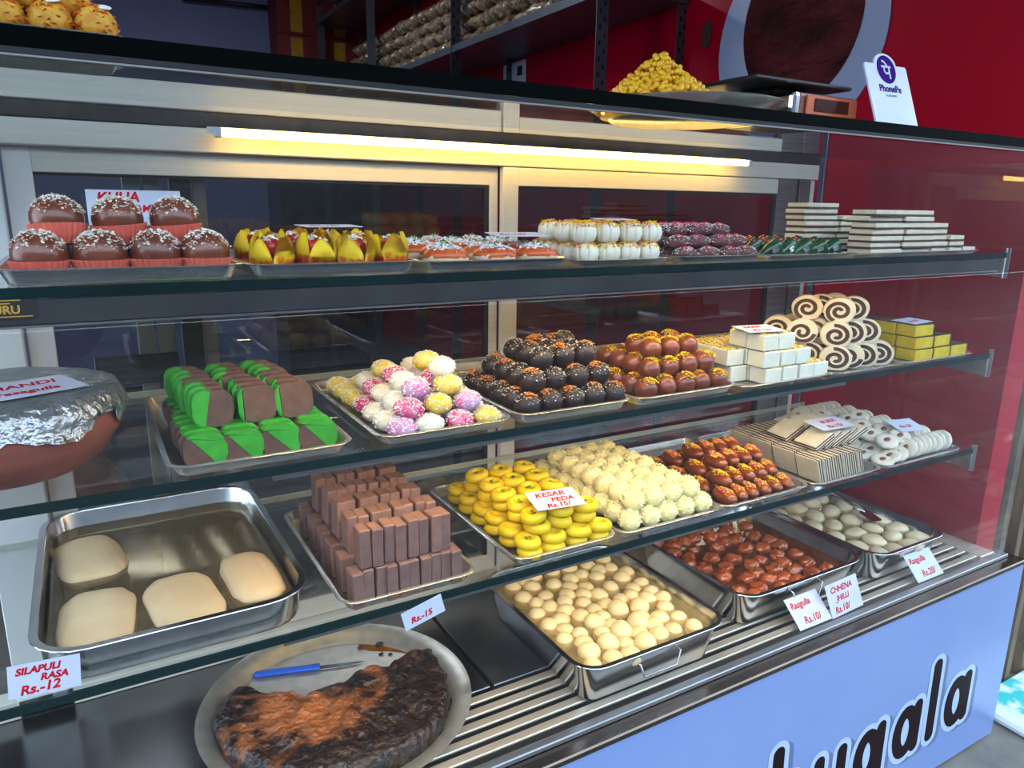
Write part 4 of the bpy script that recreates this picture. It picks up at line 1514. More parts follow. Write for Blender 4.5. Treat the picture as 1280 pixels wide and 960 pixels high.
K = Kind([coin(1), coin(2)], 'sweet', 'pale coin sweets with brown centres')
for j, y in enumerate(rng(0.036, 0.056, 7)):
    i = 0
    for x, tilt, z in ((1.695, -8, 0.0), (1.722, -24, 0.006), (1.752, -30, 0.010), (1.790, -62, 0.022), (1.812, -66, 0.022), (1.834, -66, 0.022), (1.856, -68, 0.022), (1.878, -68, 0.022), (1.900, -70, 0.022), (1.922, -70, 0.022), (1.944, -72, 0.022)):
        K.put((x + RND.uniform(-0.003, 0.003), y + RND.uniform(-0.003, 0.003), S3 + 0.004 + z), (RND.uniform(0.0, 0.2), D(tilt + RND.uniform(-4, 4)), RND.uniform(-0.1, 0.1)), lab('pale coin sweet with brown centre', 0, 2, j, i))
        i += 1
for j, (y, xs) in enumerate(((0.066, (1.745, 1.800)), (0.122, (1.76, 1.815, 1.86)), (0.178, (1.75, 1.80)), (0.234, (1.765, 1.82, 1.87)), (0.30, (1.74, 1.79)))):
    for i, x in enumerate(xs):
        K.put((x, y, S3 + 0.040 + 0.004 * i), (D(16), D(-14), 0), lab('pale coin sweet with brown centre', 1, 2, j, i))
K.done()
card(0.085, 0.06, (1.845, 0.055, S3 + 0.062), (D(-76), 0, D(-10)), [('Rs.15/', 0.016, 0.016, 0.02)], 'pale card lying over the coin sweets')
# ------------------------------------------------------------------ deck: burnt cake on its plate
M['plate_alu'] = pm('plate_aluminium', (206, 206, 200), (188, 188, 182), 40, rough=0.32, metal=0.75, bump=0.08, bscale=120)
bm = bmesh.new()
lathe(bm, [(0, 0), (0.215, 0), (0.228, 0.004), (0.236, 0.018), (0.264, 0.024), (0.266, 0.0265), (0.236, 0.0215), (0.224, 0.0075), (0.212, 0.003), (0, 0.003)], 72)
plate = ob('round_plate', me('round_plate', bm, 'plate_alu', True, 50), None, (0.352, 0.272, DECK + 0.0038))
tag(plate, 'round dull aluminium plate on the deck under the burnt cake', 'plate')
PZ = DECK + 0.0070

CK = [(0.12, 0.291), (0.14, 0.348), (0.169, 0.381), (0.218, 0.337), (0.216, 0.306), (0.255, 0.304), (0.282, 0.285), (0.325, 0.294), (0.366, 0.288), (0.404, 0.302), (0.469, 0.298), (0.53, 0.322),
      (0.568, 0.318), (0.566, 0.235), (0.545, 0.16), (0.500, 0.098), (0.445, 0.058), (0.376, 0.044), (0.310, 0.046), (0.240, 0.070), (0.172, 0.125), (0.132, 0.197)]
cc = Vector((0.352, 0.190))
dense = []
for i in range(len(CK)):
    p, q = Vector(CK[i]), Vector(CK[(i + 1) % len(CK)])
    for k in range(9):
        dense.append(p.lerp(q, k / 6))
for _ in range(2):
    dense = [(dense[i - 1] + dense[i] * 2 + dense[(i + 1) % len(dense)]) / 4 for i in range(len(dense))]
bm = bmesh.new()
rings = []


def hgt(p):
    v = Vector((p.x, p.y, 0))
    return 0.012 * noise.noise(v * 13) + 0.008 * noise.noise(v * 38) + 0.004 * abs(noise.noise(v * 95)) + 0.002 * noise.noise(v * 200)


for s, z in ((0.97, 0.0), (1.0, 0.010), (1.01, 0.020), (1.0, 0.032), (0.975, 0.042), (0.94, 0.047)) + tuple((0.92 - 0.037 * k, 0.048 - 0.004 * (k / 24)) for k in range(24)):
    rg = []
    for i, p in enumerate(dense):
        c2 = cc + (p - cc) * s
        r = c2 + (p - cc).normalized() * (0.006 * noise.noise(Vector((p.x * 60, p.y * 60, z * 80))) if s > 0.93 else 0)
        zz = z + (hgt(c2) if s < 0.98 else 0)
        rg.append((r.x - 0.352, r.y - 0.19, max(0.0, zz) if s < 0.975 or z > 0 else 0))
    rings.append(ring(bm, rg))
for a, b in zip(rings, rings[1:]):
    bridge(bm, a, b)
bm.faces.new(rings[0][::-1])
bm.faces.new(rings[-1])
# burnt crust: dark rim, caramel patches inside
mt = pm('burnt_crust', (20, 13, 14), (50, 28, 22), 60, rough=0.32, bump=1.0, bscale=60, bdist=0.014, coat=0.12)
nt = mt.node_tree
bs = nt.nodes['Principled BSDF']
src0 = bs.inputs['Base Color'].links[0].from_socket
tcn = nt.nodes.new('ShaderNodeTexCoord')
# distance from the middle of the caramel patch (a baked stain of the cake itself)
mp = nt.nodes.new('ShaderNodeMapping')
mp.inputs['Location'].default_value = (0.50, -0.50, 0)
mp.inputs['Scale'].default_value = (5.6, 9.6, 0.0)
nt.links.new(tcn.outputs['Object'], mp.inputs['Vector'])
ln = nt.nodes.new('ShaderNodeVectorMath')
ln.operation = 'LENGTH'
nt.links.new(mp.outputs[0], ln.inputs[0])
nz = nt.nodes.new('ShaderNodeTexNoise')
nz.inputs['Scale'].default_value = 16
nz.inputs['Detail'].default_value = 5
nz.inputs['Distortion'].default_value = 0.8
nt.links.new(tcn.outputs['Object'], nz.inputs['Vector'])
ad = nt.nodes.new('ShaderNodeMath')
ad.operation = 'MULTIPLY_ADD'
ad.inputs[1].default_value = 3.4
nt.links.new(nz.outputs[0], ad.inputs[0])
nt.links.new(ln.outputs['Value'], ad.inputs[2])
cr = nt.nodes.new('ShaderNodeValToRGB')
cr.color_ramp.elements[0].position = 0.0
cr.color_ramp.elements[1].position = 1.0
mr = nt.nodes.new('ShaderNodeMapRange')
mr.inputs['From Min'].default_value = 1.75
mr.inputs['From Max'].default_value = 2.75
nt.links.new(ad.outputs[0], mr.inputs['Value'])
mxx = nt.nodes.new('ShaderNodeMixRGB')
mxx.inputs[1].default_value = (*lin((178, 106, 58)), 1)
nt.links.new(mr.outputs[0], mxx.inputs[0])
nt.links.new(src0, mxx.inputs[2])
nt.links.new(mxx.outputs[0], bs.inputs['Base Color'])
M['burnt'] = mt
ck = ob('burnt_cake', me('burnt_cake', bm, 'burnt', True), None, (0.352, 0.19, PZ))
tag(ck, 'half eaten cake with a black burnt crust on the round plate', 'cake')
# caramel sauce and crumbs
M['sauce'] = pm('caramel_sauce', (150, 92, 20), (112, 60, 14), 30, rough=0.15, coat=0.5)
bm = bmesh.new()
c0 = [(0.45, 0.462), (0.475, 0.475), (0.515, 0.452), (0.555, 0.405), (0.580, 0.352), (0.566, 0.335), (0.545, 0.372), (0.505, 0.405), (0.466, 0.425)]
pp = []
for i in range(len(c0)):
    p, q = Vector(c0[i]), Vector(c0[(i + 1) % len(c0)])
    for k in range(4):
        pp.append(p.lerp(q, k / 4))
for _ in range(3):
    pp = [(pp[i - 1] + pp[i] * 2 + pp[(i + 1) % len(pp)]) / 4 for i in range(len(pp))]
prism(bm, [(p.x - 0.5, p.y - 0.4) for p in pp], 0, 0.0012)
o = ob('caramel_sauce', me('caramel_sauce', bm, 'sauce'), None, (0.5, 0.4, PZ + 0.0001), kind='stuff')
tag(o, 'smear of caramel sauce on the round plate', 'sauce')
M['char'] = pm('char_black', (24, 20, 22), rough=0.5)
for i, (x, y, s, nm) in enumerate(((0.497, 0.432, 0.010, 'largest black burnt crumb in the caramel sauce'), (0.453, 0.443, 0.006, 'black burnt crumb at the left tip of the sauce'), (0.487, 0.398, 0.006, 'small black crumb below the sauce'),
                                   (0.505, 0.388, 0.005, 'smallest black crumb below the sauce'), (0.495, 0.475, 0.008, 'black crumb on the plate rim behind the sauce'), (0.436, 0.328, 0.014, 'upright black crust flake beside the knife tip'))):
    bm = bmesh.new()
    ball(bm, s, 2, (1, 0.7, 0.45 if i < 5 else 1.2), 0.35, 160, i, (0, 0, s * 0.4))
    o = ob('burnt_crumb', me('burnt_crumb', bm, 'char'), None, (x, y, PZ + (0.001 if i < 2 else (0.009 if i == 4 else 0.0002))))
    tag(o, nm, 'crumb', 'burnt crumbs on the plate')
# knife
M['blue_plastic'] = pm('blue_plastic', (24, 84, 200), (30, 92, 206), 20, rough=0.35)
kn = bpy.data.objects.new('kitchen_knife', None)
COL.objects.link(kn)
kn.location = (0.223, 0.452, PZ + 0.0065)
dx, dy = 0.353 - 0.223, 0.413 - 0.452
kn.rotation_euler = (0, 0, math.atan2(dy, dx))
tag(kn, 'small kitchen knife with a blue handle on the round plate', 'knife')
bm = bmesh.new()
prev = None
for xx, hw, hh in ((0.0, 0.004, 0.003), (0.004, 0.009, 0.0055), (0.02, 0.0105, 0.0062), (0.05, 0.0095, 0.0062), (0.09, 0.009, 0.006), (0.125, 0.010, 0.0062), (0.134, 0.0105, 0.0062), (0.136, 0.009, 0.005)):
    cur = ring(bm, [(xx, hw * math.cos(6.2832 * k / 12), hh * math.sin(6.2832 * k / 12)) for k in range(12)])
    if prev:
        bridge(bm, prev, cur)
    else:
        bm.faces.new(cur)
    prev = cur
bm.faces.new(prev[::-1])
ob('handle', me('handle', bm, 'blue_plastic', True, 50), kn)
bm = bmesh.new()
prism(bm, [(0.130, -0.007), (0.18, -0.008), (0.215, -0.004), (0.233, 0.003), (0.20, 0.004), (0.130, 0.005)], -0.0007, 0.0007)
ob('blade', me('blade', bm, 'steel'), kn, (0, 0, -0.002))

# ------------------------------------------------------------------ deck: balls in syrup
M['rasgulla'] = pm('rasgulla', (236, 216, 164), (228, 204, 148), 30, rough=0.45, sss=0.2, bump=0.1)
M['syrup_cloudy'] = glassm('syrup_cloudy', (0.95, 0.88, 0.70), 0.03, (214, 190, 134), 0.34)
M['syrup_brown'] = glassm('syrup_brown', (0.93, 0.74, 0.50), 0.035, (150, 86, 40), 0.22)


def rball(seed):
    bm = bmesh.new()
    ball(bm, 0.0188, 3, (1.05, 1, 0.95), 0.10, 40, seed, (0, 0, 0))
    return ob('rasgulla_ball', me('rasgulla_ball', bm, 'rasgulla', True))


PTS = [(0.83, 0.084), (0.885, 0.091), (0.937, 0.111), (0.955, 0.052), (1.006, 0.068), (0.991, 0.122), (0.988, 0.187), (1.038, 0.171), (0.907, 0.168), (0.815, 0.154), (0.857, 0.155), (0.843, 0.119), (0.865, 0.047),
       (0.908, 0.042), (0.85, 0.22), (0.899, 0.209), (0.815, 0.267), (0.857, 0.276), (0.943, 0.218), (0.938, 0.255), (0.825, 0.34), (0.875, 0.324), (0.925, 0.303), (0.992, 0.266), (1.025, 0.225), (0.986, 0.313),
       (1.04, 0.284), (1.085, 0.252), (1.085, 0.198), (0.872, 0.375), (0.924, 0.359), (0.976, 0.362), (1.040, 0.34), (1.093, 0.305), (0.829, 0.398), (1.100, 0.36), (1.004, 0.410), (1.055, 0.400), (1.095, 0.146), (1.053, 0.117),
       (1.050, 0.068), (1.095, 0.100), (1.098, 0.055), (0.815, 0.215), (0.90, 0.415), (0.955, 0.415), (1.11, 0.405)]
fr = random.Random(8)
for _ in range(4000):
    x, y = fr.uniform(0.808, 1.124), fr.uniform(0.050, 0.420)
    if all((x - a) ** 2 + (y - b) ** 2 > 0.0345 ** 2 for a, b in PTS):
        PTS.append((x, y))
UP = {1, 2, 3, 5, 6, 8, 0, 7}
K = Kind([rball(s) for s in (1, 2, 3, 4)], 'sweet', 'cream balls in cloudy syrup')
order = sorted(range(len(PTS)), key=lambda i: (int((PTS[i][1] - 0.03) / 0.05), PTS[i][0]))
row, cnt = -1, 0
for i in order:
    x, y = PTS[i]
    r = int((y - 0.03) / 0.05)
    cnt = cnt + 1 if r == row else 0
    row = r
    z = 0.717 if i in UP else 0.708 + RND.uniform(-0.002, 0.002)
    sc = RND.uniform(1.08, 1.22) * (1.1 if i in UP else 1)
    K.put((x, y, z), (RND.uniform(-0.3, 0.3), RND.uniform(-0.3, 0.3), RND.uniform(0, 6)), 'cream syrup ball, %s, %s from left' % ('front row' if r == 0 else ORD[r] + ' row back', ORD[cnt]), scale=sc)
K.done()
liquid('cloudy_syrup', 0.784, 1.148, 0.028, 0.438, 0.7155, 0.045, 'syrup_cloudy', 'cloudy pale syrup around the cream balls')

M['jhilli'] = pm('jhilli_brown', (172, 84, 36), (124, 54, 22), 60, rough=0.2, coat=0.6, bump=0.4, bscale=70, vary=0.12)


def dump(seed):
    bm = bmesh.new()
    bmesh.ops.create_icosphere(bm, subdivisions=4, radius=1.0)
    for v in bm.verts:
        p = v.co
        q = 1 + 0.22 * noise.noise(p * 1.6 + Vector((seed * 3, 0, 0))) - 0.10 * abs(noise.noise(Vector((p.x * 2 + seed, p.y * 6, p.z * 5))))
        v.co = Vector((p.x * 0.0235 * q, p.y * 0.018 * q, p.z * 0.0145 * q))
    return ob('brown_dumpling', me('brown_dumpling', bm, 'jhilli', True))


PTS = [(1.438, 0.409), (1.393, 0.363), (1.49, 0.39), (1.570, 0.405), (1.457, 0.337), (1.546, 0.345), (1.394, 0.295), (1.519, 0.290), (1.45, 0.27), (1.391, 0.239), (1.456, 0.212), (1.399, 0.175), (1.606, 0.335),
       (1.507, 0.226), (1.435, 0.135), (1.57, 0.273), (1.443, 0.096), (1.618, 0.256), (1.54, 0.181), (1.628, 0.207), (1.606, 0.154), (1.505, 0.098), (1.560, 0.100), (1.489, 0.163), (1.352, 0.40), (1.345, 0.33), (1.340, 0.265),
       (1.345, 0.205), (1.38, 0.118), (1.63, 0.39), (1.335, 0.14), (1.51, 0.435), (1.40, 0.445), (1.60, 0.445), (1.32, 0.435)]
for _ in range(4000):
    x, y = fr.uniform(1.315, 1.635), fr.uniform(0.10, 0.445)
    if all((x - a) ** 2 + (y - b) ** 2 > 0.040 ** 2 for a, b in PTS):
        PTS.append((x, y))
K = Kind([dump(s) for s in (1, 2, 3, 4)], 'sweet', 'brown dumplings in syrup')
order = sorted(range(len(PTS)), key=lambda i: (int((PTS[i][1] - 0.09) / 0.055), PTS[i][0]))
row, cnt = -1, 0
for i in order:
    x, y = PTS[i]
    r = int((y - 0.09) / 0.055)
    cnt = cnt + 1 if r == row else 0
    row = r
    K.put((x, y, 0.698 + RND.uniform(-0.004, 0.005)), (RND.uniform(-0.3, 0.3), RND.uniform(-0.3, 0.3), RND.uniform(-0.6, 0.6)), 'wrinkled brown dumpling, %s, %s from left' % ('front row' if r == 0 else ORD[r] + ' row back', ORD[cnt]), scale=RND.uniform(0.98, 1.2))
K.done()
liquid('brown_syrup', 1.286, 1.698, 0.078, 0.466, 0.697, 0.045, 'syrup_brown', 'amber syrup around the brown dumplings')

M['oval_white'] = pm('oval_white', (206, 190, 154), (218, 204, 172), 25, rough=0.4, sss=0.15, bump=0.1)


def woval(seed):
    bm = bmesh.new()
    ball(bm, 1, 3, (0.034, 0.027, 0.017), 0.10, 1.6, seed, (0, 0, 0))
    for v in bm.verts:
        v.co *= 1 + 0.05 * noise.noise(v.co * 30 + Vector((seed, 0, 0)))
    return ob('flat_white_oval', me('flat_white_oval', bm, 'oval_white', True))


PTS = [(1.807, 0.363), (1.878, 0.410), (1.954, 0.420), (1.883, 0.345), (1.954, 0.342), (1.808, 0.294), (2.018, 0.430), (2.028, 0.35), (1.882, 0.278), (1.956, 0.270), (1.812, 0.220), (1.895, 0.212), (2.030, 0.290),
       (2.036, 0.23), (1.966, 0.207), (1.814, 0.150), (1.888, 0.148), (2.030, 0.170), (1.960, 0.139), (1.890, 0.088), (1.822, 0.088), (2.021, 0.100), (1.954, 0.080), (1.81, 0.43)]
K = Kind([woval(s) for s in (1, 2, 3)], 'sweet', 'flat white ovals in syrup')
order = sorted(range(len(PTS)), key=lambda i: (int((PTS[i][1] - 0.055) / 0.066), PTS[i][0]))
row, cnt = -1, 0
for i in order:
    x, y = PTS[i]
    r = int((y - 0.055) / 0.066)
    cnt = cnt + 1 if r == row else 0
    row = r
    K.put((x, y, 0.694 + RND.uniform(-0.004, 0.008)), (RND.uniform(-0.15, 0.15), RND.uniform(-0.15, 0.15), RND.uniform(0, 6)), 'flattened white oval in syrup, %s, %s from left' % ('front row' if r == 0 else ORD[r] + ' row back', ORD[cnt]), scale=RND.uniform(0.95, 1.1))
K.done()
liquid('clear_syrup', 1.776, 2.062, 0.066, 0.466, 0.6965, 0.045, 'syrup_cloudy', 'pale syrup around the flattened white ovals')
# serving spoon resting in the last tray
sp = bpy.data.objects.new('serving_spoon', None)
COL.objects.link(sp)
sp.location = (1.985, 0.25, 0.722)
tag(sp, 'steel serving spoon resting in the tray of flattened white ovals', 'spoon')
bm = bmesh.new()
tube(bm, [(0.0, 0.0, 0.004), (0.02, 0.09, 0.012), (0.035, 0.19, 0.024), (0.040, 0.26, 0.036)], 0.0045, 8)
ob('handle', me('handle', bm, 'steel', True), sp)
bm = bmesh.new()
prism(bm, rrect(0.020, 0.030, 0.008, 3), -0.001, 0.001)
ob('spoon_blade', me('spoon_blade', bm, 'steel'), sp, (-0.004, -0.022, 0.003), (D(8), 0, D(-12)))

# cards along the glass
card(0.118, 0.078, (1.462, 0.004, 0.635), (D(-47), 0, 0), [('Rasgulla', 0.022, 0.008, 0.050), ('Rs.10/', 0.024, 0.028, 0.010)], 'white card leaning below the brown dumplings, left one of two')
card(0.120, 0.082, (1.583, 0.004, 0.635), (D(-22), D(-3), 0), [('CHHENA', 0.020, 0.014, 0.058), ('JHILLI', 0.019, 0.030, 0.035), ('Rs.10/', 0.022, 0.016, 0.007)], 'white card leaning below the brown dumplings, right one of two')
card(0.120, 0.078, (1.944, 0.004, 0.635), (D(-43), 0, 0), [('Rasgulla', 0.022, 0.008, 0.050), ('Rs.20/', 0.024, 0.034, 0.010)], 'white card leaning below the flattened white ovals at the right end')

# ------------------------------------------------------------------ on the countertop
CT = TOPT
M['laddu'] = pm('laddu', (206, 140, 34), (228, 178, 60), 70, rough=0.6, bump=0.6, bscale=110)
M['laddu_red'] = pm('laddu_orange_bits', (206, 92, 20), (216, 110, 30), 100, rough=0.6)


def laddu(seed):
    bm = bmesh.new()
    ball(bm, 0.0235, 3, (1, 1, 0.97), 0.08, 60, seed, (0, 0, 0.023))
    o = ob('laddu', me('laddu', bm, 'laddu', True))
    bitsob('orange_bits', 'laddu_red', o, (0.0237, 0.0237, 0.0232), 120, 0.0034, -0.6, seed, (0, 0, 0.023))
    bm = bmesh.new()
    a = 2.0 * seed
    ball(bm, 0.0236, 2, (0.42, 0.30, 0.10), 0.1, 60, seed, (0, 0, 0))
    ob('silver_leaf', me('silver_leaf', bm, 'coconut2', True), o, (0.006 * math.cos(a), -0.011, 0.0435), (D(25), 0, a))
    return o


K = Kind([laddu(s) for s in (1, 2, 3)], 'sweet', 'yellow laddus on the countertop')
tray(-0.20, 0.075, 0.04, 0.30, CT, 0.012, 'small steel tray under the yellow laddus on the countertop')
for j, y in enumerate((0.075, 0.125, 0.175)):
    for i, x in enumerate((-0.146, -0.097, -0.049, -0.001, 0.045)):
        K.put((x, y, CT + 0.003), (0, 0, RND.uniform(-0.6, 0.6)), lab('yellow laddu with orange bits', 0, 2, j, i))
for j, y in enumerate((0.10, 0.15)):
    for i, x in enumerate((-0.122, -0.073, -0.026, 0.020)):
        K.put((x, y, CT + 0.037), (0, 0, RND.uniform(-0.6, 0.6)), lab('yellow laddu with orange bits', 1, 2, j, i))
K.done()

# boondi heap on a round plate
bm = bmesh.new()
lathe(bm, [(0, 0), (0.15, 0), (0.165, 0.012), (0.205, 0.030), (0.207, 0.033), (0.163, 0.015), (0.148, 0.003), (0, 0.003)], 56)
bp_ = ob('boondi_plate', me('boondi_plate', bm, 'tray_steel', True, 50), None, (1.125, 0.23, CT))
tag(bp_, 'round steel plate on the countertop under the yellow boondi heap', 'plate')
bm = bmesh.new()
rr = random.Random(3)
seen = 0
for _ in range(720):
    a = rr.uniform(0, 6.2832)
    q = math.sqrt(rr.random())
    r = 0.125 * q
    top = 0.112 * (1 - q) ** 0.85 + 0.012
    z = top - (0 if rr.random() < 0.8 else rr.uniform(0, 0.01)) + rr.uniform(-0.004, 0.004)
    m4 = Matrix.Translation((r * math.cos(a), r * math.sin(a), max(z, 0.004)))
    bmesh.ops.create_icosphere(bm, subdivisions=1, radius=rr.uniform(0.0055, 0.0075), matrix=m4)
lathe(bm, [(0, 0), (0.118, 0.0), (0.06, 0.05), (0, 0.102)], 20)
M['boondi'] = pm('boondi', (228, 168, 14), (240, 190, 34), 18, rough=0.35)
bo = ob('boondi_heap', me('boondi_heap', bm, 'boondi', True), None, (1.058, 0.23, CT + 0.004), kind='stuff')
tag(bo, 'heap of tiny yellow boondi balls on the round plate', 'boondi')

# weighing scale
sc_ = bpy.data.objects.new('weighing_scale', None)
COL.objects.link(sc_)
sc_.location = (1.40, 0.20, CT)
tag(sc_, 'small weighing scale with black platform and orange display on the countertop', 'scale')
M['orange_plastic'] = pm('orange_panel', (206, 96, 40), (196, 86, 36), 10, rough=0.35)
M['scale_body'] = pm('scale_body', (120, 44, 40), (110, 40, 38), 10, rough=0.35)
M['black_plastic'] = pm('black_plastic', (28, 28, 32), (36, 36, 40), 30, rough=0.35)
M['display_dark'] = pm('display_dark', (70, 30, 24), rough=0.1)
bm = bmesh.new()
bbox(bm, (0.02, 0, 0.034), (0.20, 0.20, 0.060), 0.008, 2)
ob('body', me('body', bm, 'scale_body'), sc_)
bm = bmesh.new()
bbox(bm, (-0.085, -0.006, 0.034), (0.03, 0.20, 0.060), 0.01, 2)
ob('steel_side', me('steel_side', bm, 'steel'), sc_)
bm = bmesh.new()
bbox(bm, (-0.055, 0.01, 0.082), (0.30, 0.22, 0.008), 0.003, 1)
bbox(bm, (-0.03, 0.01, 0.071), (0.10, 0.10, 0.018), 0.004, 1)
ob('platform', me('platform', bm, 'black_plastic'), sc_)
bm = bmesh.new()
bbox(bm, (0.028, -0.102, 0.036), (0.165, 0.006, 0.046), 0.002, 1)
ob('display_panel', me('display_panel', bm, 'orange_plastic'), sc_)
bm = bmesh.new()
bbox(bm, (0.024, -0.106, 0.040), (0.11, 0.003, 0.026), 0.001, 1)
ob('display', me('display', bm, 'display_dark'), sc_)

# payment stand with a round emblem (its code square is left out)
ps = bpy.data.objects.new('payment_stand', None)
COL.objects.link(ps)
ps.location = (1.565, 0.030, CT + 0.001)
ps.rotation_euler = (D(-20), D(-1), 0)
tag(ps, 'white payment stand with a purple round emblem leaning on the countertop', 'stand')
bm = bmesh.new()
hw, hh = 0.0735, 0.142
pts = [(-hw, 0), (hw, 0), (hw, hh - 0.004), (hw - 0.004, hh), (0.038, hh)]
for k in range(1, 12):
    a = math.pi * k / 12
    pts.append((0.038 * math.cos(a), hh + 0.026 * math.sin(a)))
pts += [(-0.038, hh), (-hw + 0.004, hh), (-hw, hh - 0.004)]
prism(bm, pts, -0.002, 0.002)
bmesh.ops.rotate(bm, verts=bm.verts, matrix=Matrix.Rotation(D(90), 3, 'X'), cent=(0, 0, 0))
ob('board', me('board', bm, 'card'), ps)
M['purple'] = pm('purple_print', (56, 20, 118), rough=0.8, spec=0.03)
bm = bmesh.new()
prism(bm, [(0.032 * math.cos(6.2832 * k / 40), 0.032 * math.sin(6.2832 * k / 40)) for k in range(40)], -0.0003, 0.0003)
bmesh.ops.rotate(bm, verts=bm.verts, matrix=Matrix.Rotation(D(90), 3, 'X'), cent=(0, 0, 0))
em = ob('emblem', me('emblem', bm, 'purple'), ps, (0, -0.0025, 0.131))
bm = bmesh.new()


def stroke(pts, r=0.0022):
    for (x0, z0), (x1, z1) in zip(pts, pts[1:]):
        dd = Vector((x1 - x0, 0, z1 - z0))
        L = dd.length
        bbox(bm, ((x0 + x1) / 2, -0.0006, (z0 + z1) / 2), (L + r * 1.2, 0.0004, r * 2), rot=Matrix.Rotation(-math.atan2(z1 - z0, x1 - x0), 3, 'Y'))


stroke([(-0.016, 0.006), (0.014, 0.006)])
stroke([(0.008, 0.006), (0.008, -0.020)])
stroke([(-0.009, 0.006), (-0.009, -0.004), (-0.005, -0.009), (0.002, -0.009), (0.008, -0.006)])
stroke([(0.004, 0.007), (-0.004, 0.016), (-0.011, 0.019)])
ob('emblem_sign', me('emblem_sign', bm, 'card'), em)
ob('lettering', textme('lettering', 'PhonePe', 0.022, 'purple', off=0.0004, ext=0.0002, align='CENTER'), ps, (0, -0.0027, 0.080), (math.pi / 2, 0, 0))
ob('small_print', textme('small_print', 'SCAN & PAY', 0.007, 'gasket', ext=0.0001, align='CENTER'), ps, (0, -0.0027, 0.069), (math.pi / 2, 0, 0))
ob('stand_foot', boxme('stand_foot', (0, 0.028, 0.012), (0.09, 0.05, 0.003), 'card', rot=Matrix.Rotation(D(20), 3, 'X')), ps)

# ------------------------------------------------------------------ shop behind the counter
# printed mural on the red wall
M['plate_print'] = pm('plate_print', (150, 162, 196), (170, 180, 210), 1.5, rough=0.35)
M['ice_print'] = pm('ice_print', (96, 36, 40), (56, 20, 24), 9, rough=0.7, spec=0.1, bump=1.0, bscale=24, bdist=0.05, stretch=(1, 0.5, 1.0), detail=8)
mu = bpy.data.objects.new('wall_mural', None)
COL.objects.link(mu)
mu.location = (2.2925, 0.93, 2.2)
tag(mu, 'printed picture of a chocolate scoop on a pale plate on the red wall', 'mural')


def disc(name, cy, cz, ry, rz, x0, x1, mat, dome=0.0):
    bm = bmesh.new()
    n = 56
    prev = ring(bm, [(x0, cy + ry * math.cos(6.2832 * k / n), cz + rz * math.sin(6.2832 * k / n)) for k in range(n)])
    bm.faces.new(prev)
    for s, xx in ((1.0, x1), (0.9, x1 - dome * 0.4), (0.7, x1 - dome * 0.75), (0.4, x1 - dome)):
        cur = ring(bm, [(xx, cy + ry * s * math.cos(6.2832 * k / n), cz + rz * s * math.sin(6.2832 * k / n)) for k in range(n)])
        bridge(bm, prev, cur)
        prev = cur
    bm.faces.new(prev[::-1])
    return ob(name, me(name, bm, mat, True, 50), mu)


disc('plate_picture', 0.015, 0.02, 0.365, 0.365, 0, -0.004, 'plate_print')
disc('scoop_picture', 0.0, 0.075, 0.255, 0.285, -0.004, -0.007, 'ice_print', 0.002)
for i, (y, z, ry, rz) in enumerate(((1.39, 2.31, 0.03, 0.05), (1.43, 2.50, 0.06, 0.03), (1.31, 2.09, 0.025, 0.03))):
    o = ob('chip_picture', None, None)
    bpy.data.objects.remove(o)
    disc('chip_picture', y - 0.93, z - 2.2, ry, rz, 0, -0.003, 'slab_brown')

# slotted angle rack along the red wall
rk = bpy.data.objects.new('storage_rack', None)
COL.objects.link(rk)
rk.location = (2.1, 3.4, 0)
tag(rk, 'grey slotted angle storage rack against the red wall', 'rack')
M['rack_grey'] = pm('rack_grey', (96, 102, 112), (84, 90, 100), 8, rough=0.4, metal=0.5)
for (x, y) in ((1.92, 1.60), (2.275, 1.52), (1.92, 2.95), (2.275, 2.95), (1.92, 4.3), (2.275, 4.3), (1.92, 5.5), (2.275, 5.5)):
    bm = bmesh.new()
    bbox(bm, (0, 0, 1.6), (0.060, 0.004, 3.2))
    bbox(bm, (0.028, 0.028, 1.6), (0.004, 0.055, 3.2))
    p = ob('post', me('post', bm, 'rack_grey'), rk, (x - 2.1, y - 3.4, 0))
    if y < 3:
        bm = bmesh.new()
        for k in range(50):
            bbox(bm, (-0.012 + 0.022 * (k % 2), -0.0024, 1.85 + 0.03 * k), (0.011, 0.001, 0.017))
        ob('slot_hole', me('slot_hole', bm, 'gasket'), p, kind='stuff')
for z in (0.5, 1.2, 1.9, 2.48, 3.1):
    b = b2('shelf_board', 1.895, 2.285, 1.5, 5.6, z - 0.035, z, 'rack_grey')
    b.location = Vector(b.location) - Vector(rk.location)
    b.parent = rk

# snack packets on the rack
M['packet'] = pm('clear_packet', (170, 150, 122), (98, 72, 58), 40, rough=0.1, coat=1.0, spec=1.0, bump=0.8, bscale=35, bdist=0.01, vary=0.15)


def packet(seed):
    bm = bmesh.new()
    bmesh.ops.create_grid(bm, x_segments=10, y_segments=8, size=1.0)
    top = bm.verts[:]
    for v in top:
        x, y = v.co.x, v.co.y
        h = (1 - x ** 4) * (1 - y ** 4)
        h *= 0.042 * (1 + 0.35 * noise.noise(Vector((x * 2.5 + seed, y * 2.5, 0))))
        v.co = Vector((x * 0.095 * (1 - 0.08 * (1 - y * y)), y * 0.075, 0.045 + h))
    ret = bmesh.ops.duplicate(bm, geom=bm.faces[:])
    for v in ret['geom']:
        if isinstance(v, bmesh.types.BMVert):
            v.co.z = 0.09 - v.co.z
    bmesh.ops.remove_doubles(bm, verts=bm.verts, dist=0.0012)
    return ob('snack_packet', me('snack_packet', bm, 'packet', True))


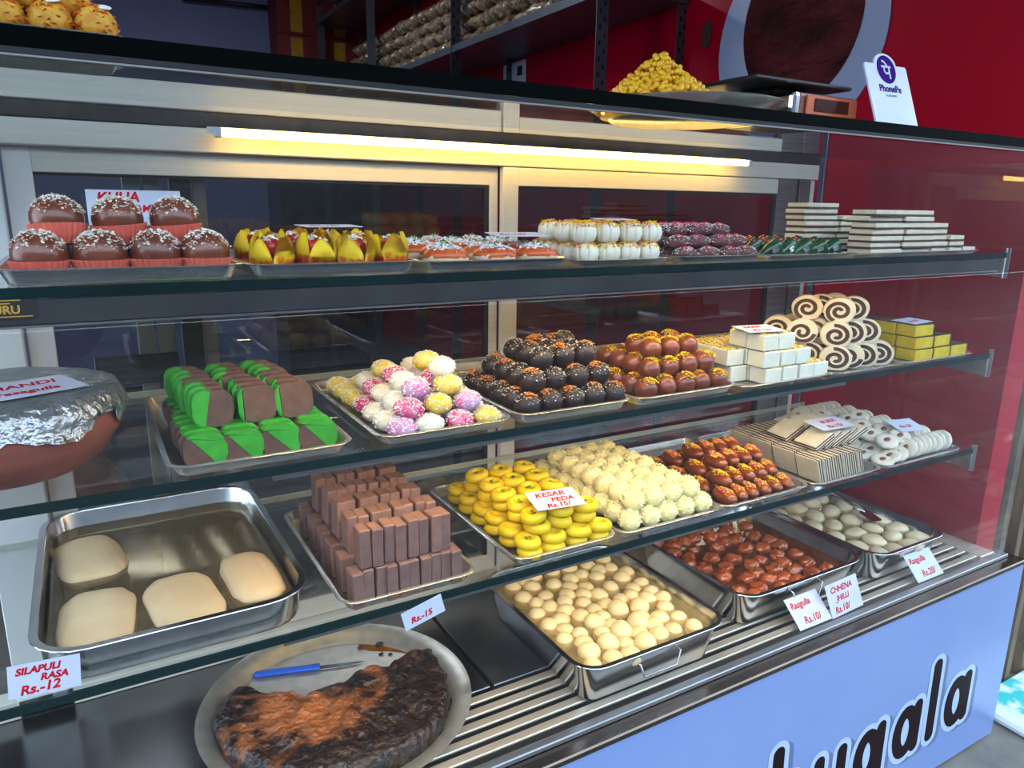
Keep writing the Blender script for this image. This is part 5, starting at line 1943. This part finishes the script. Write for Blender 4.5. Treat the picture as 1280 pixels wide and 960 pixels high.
K = Kind([packet(s) for s in (1, 2, 3)], 'packet', 'clear snack packets on the rack')
q = 0
for L in range(4):
    for i in range(23 - L):
        K.put((2.055 + RND.uniform(-0.012, 0.012) + 0.01 * L, 1.90 + 0.153 * i + 0.06 * (L % 2) + RND.uniform(-0.01, 0.01), 2.482 + 0.084 * L), (RND.uniform(-0.12, 0.12), D(-6), RND.uniform(-0.15, 0.15)),
              'clear snack packet on the rack, %s layer, %s along the shelf' % (LAY[4][L], ORD[i]))
K.done()

# red cartons stacked at the back
M['carton_red'] = pm('carton_red', (130, 40, 46), (116, 34, 42), 6, rough=0.6)
M['carton_label'] = pm('carton_label', (196, 150, 40), (180, 120, 40), 12, rough=0.6)


def carton(seed):
    o = ob('red_carton', boxme('red_carton', (0, 0, 0.15), (0.36, 0.30, 0.30), 'carton_red', 0.004))
    ob('yellow_label', boxme('yellow_label', (-0.02, -0.1512, 0.15), (0.10, 0.002, 0.26), 'carton_label'), o)
    return o


K = Kind([carton(1)], 'carton', 'red cartons stacked at the back')
for L in range(4):
    for i in range(2):
        K.put((2.01 + 0.37 * (i - 0.5) - 0.03, 5.86, 2.1 + 0.302 * L), (0, 0, RND.uniform(-0.03, 0.03)), 'red carton stacked at the back, %s layer, %s one' % (LAY[4][L], ('left', 'right')[i]))
K.done()
cs = b2('carton_table', 1.55, 2.27, 5.66, 6.15, 0.0, 2.098, 'dark_steel')
tag(cs, 'tall dark cupboard carrying the red cartons at the back', 'cupboard')
# black pipe on the back wall and a switch panel on the red wall
bm = bmesh.new()
tube(bm, [(0.95, 6.12, 3.26), (2.2, 6.12, 3.30)], 0.018, 10)
o = ob('wall_pipe', me('wall_pipe', bm, 'black_plastic', True), None)
tag(o, 'black pipe running along the top of the lavender back wall', 'pipe')
sw = b2('switch_panel', 2.280, 2.292, 2.80, 3.05, 2.25, 2.43, 'card', bev=0.003)
tag(sw, 'white switch panel on the red wall under the rack shelf', 'switch panel')
o = b2('switch', 2.276, 2.281, 2.83, 2.88, 2.35, 2.40, 'gasket')
o.location = Vector(o.location) - Vector(sw.location)
o.parent = sw
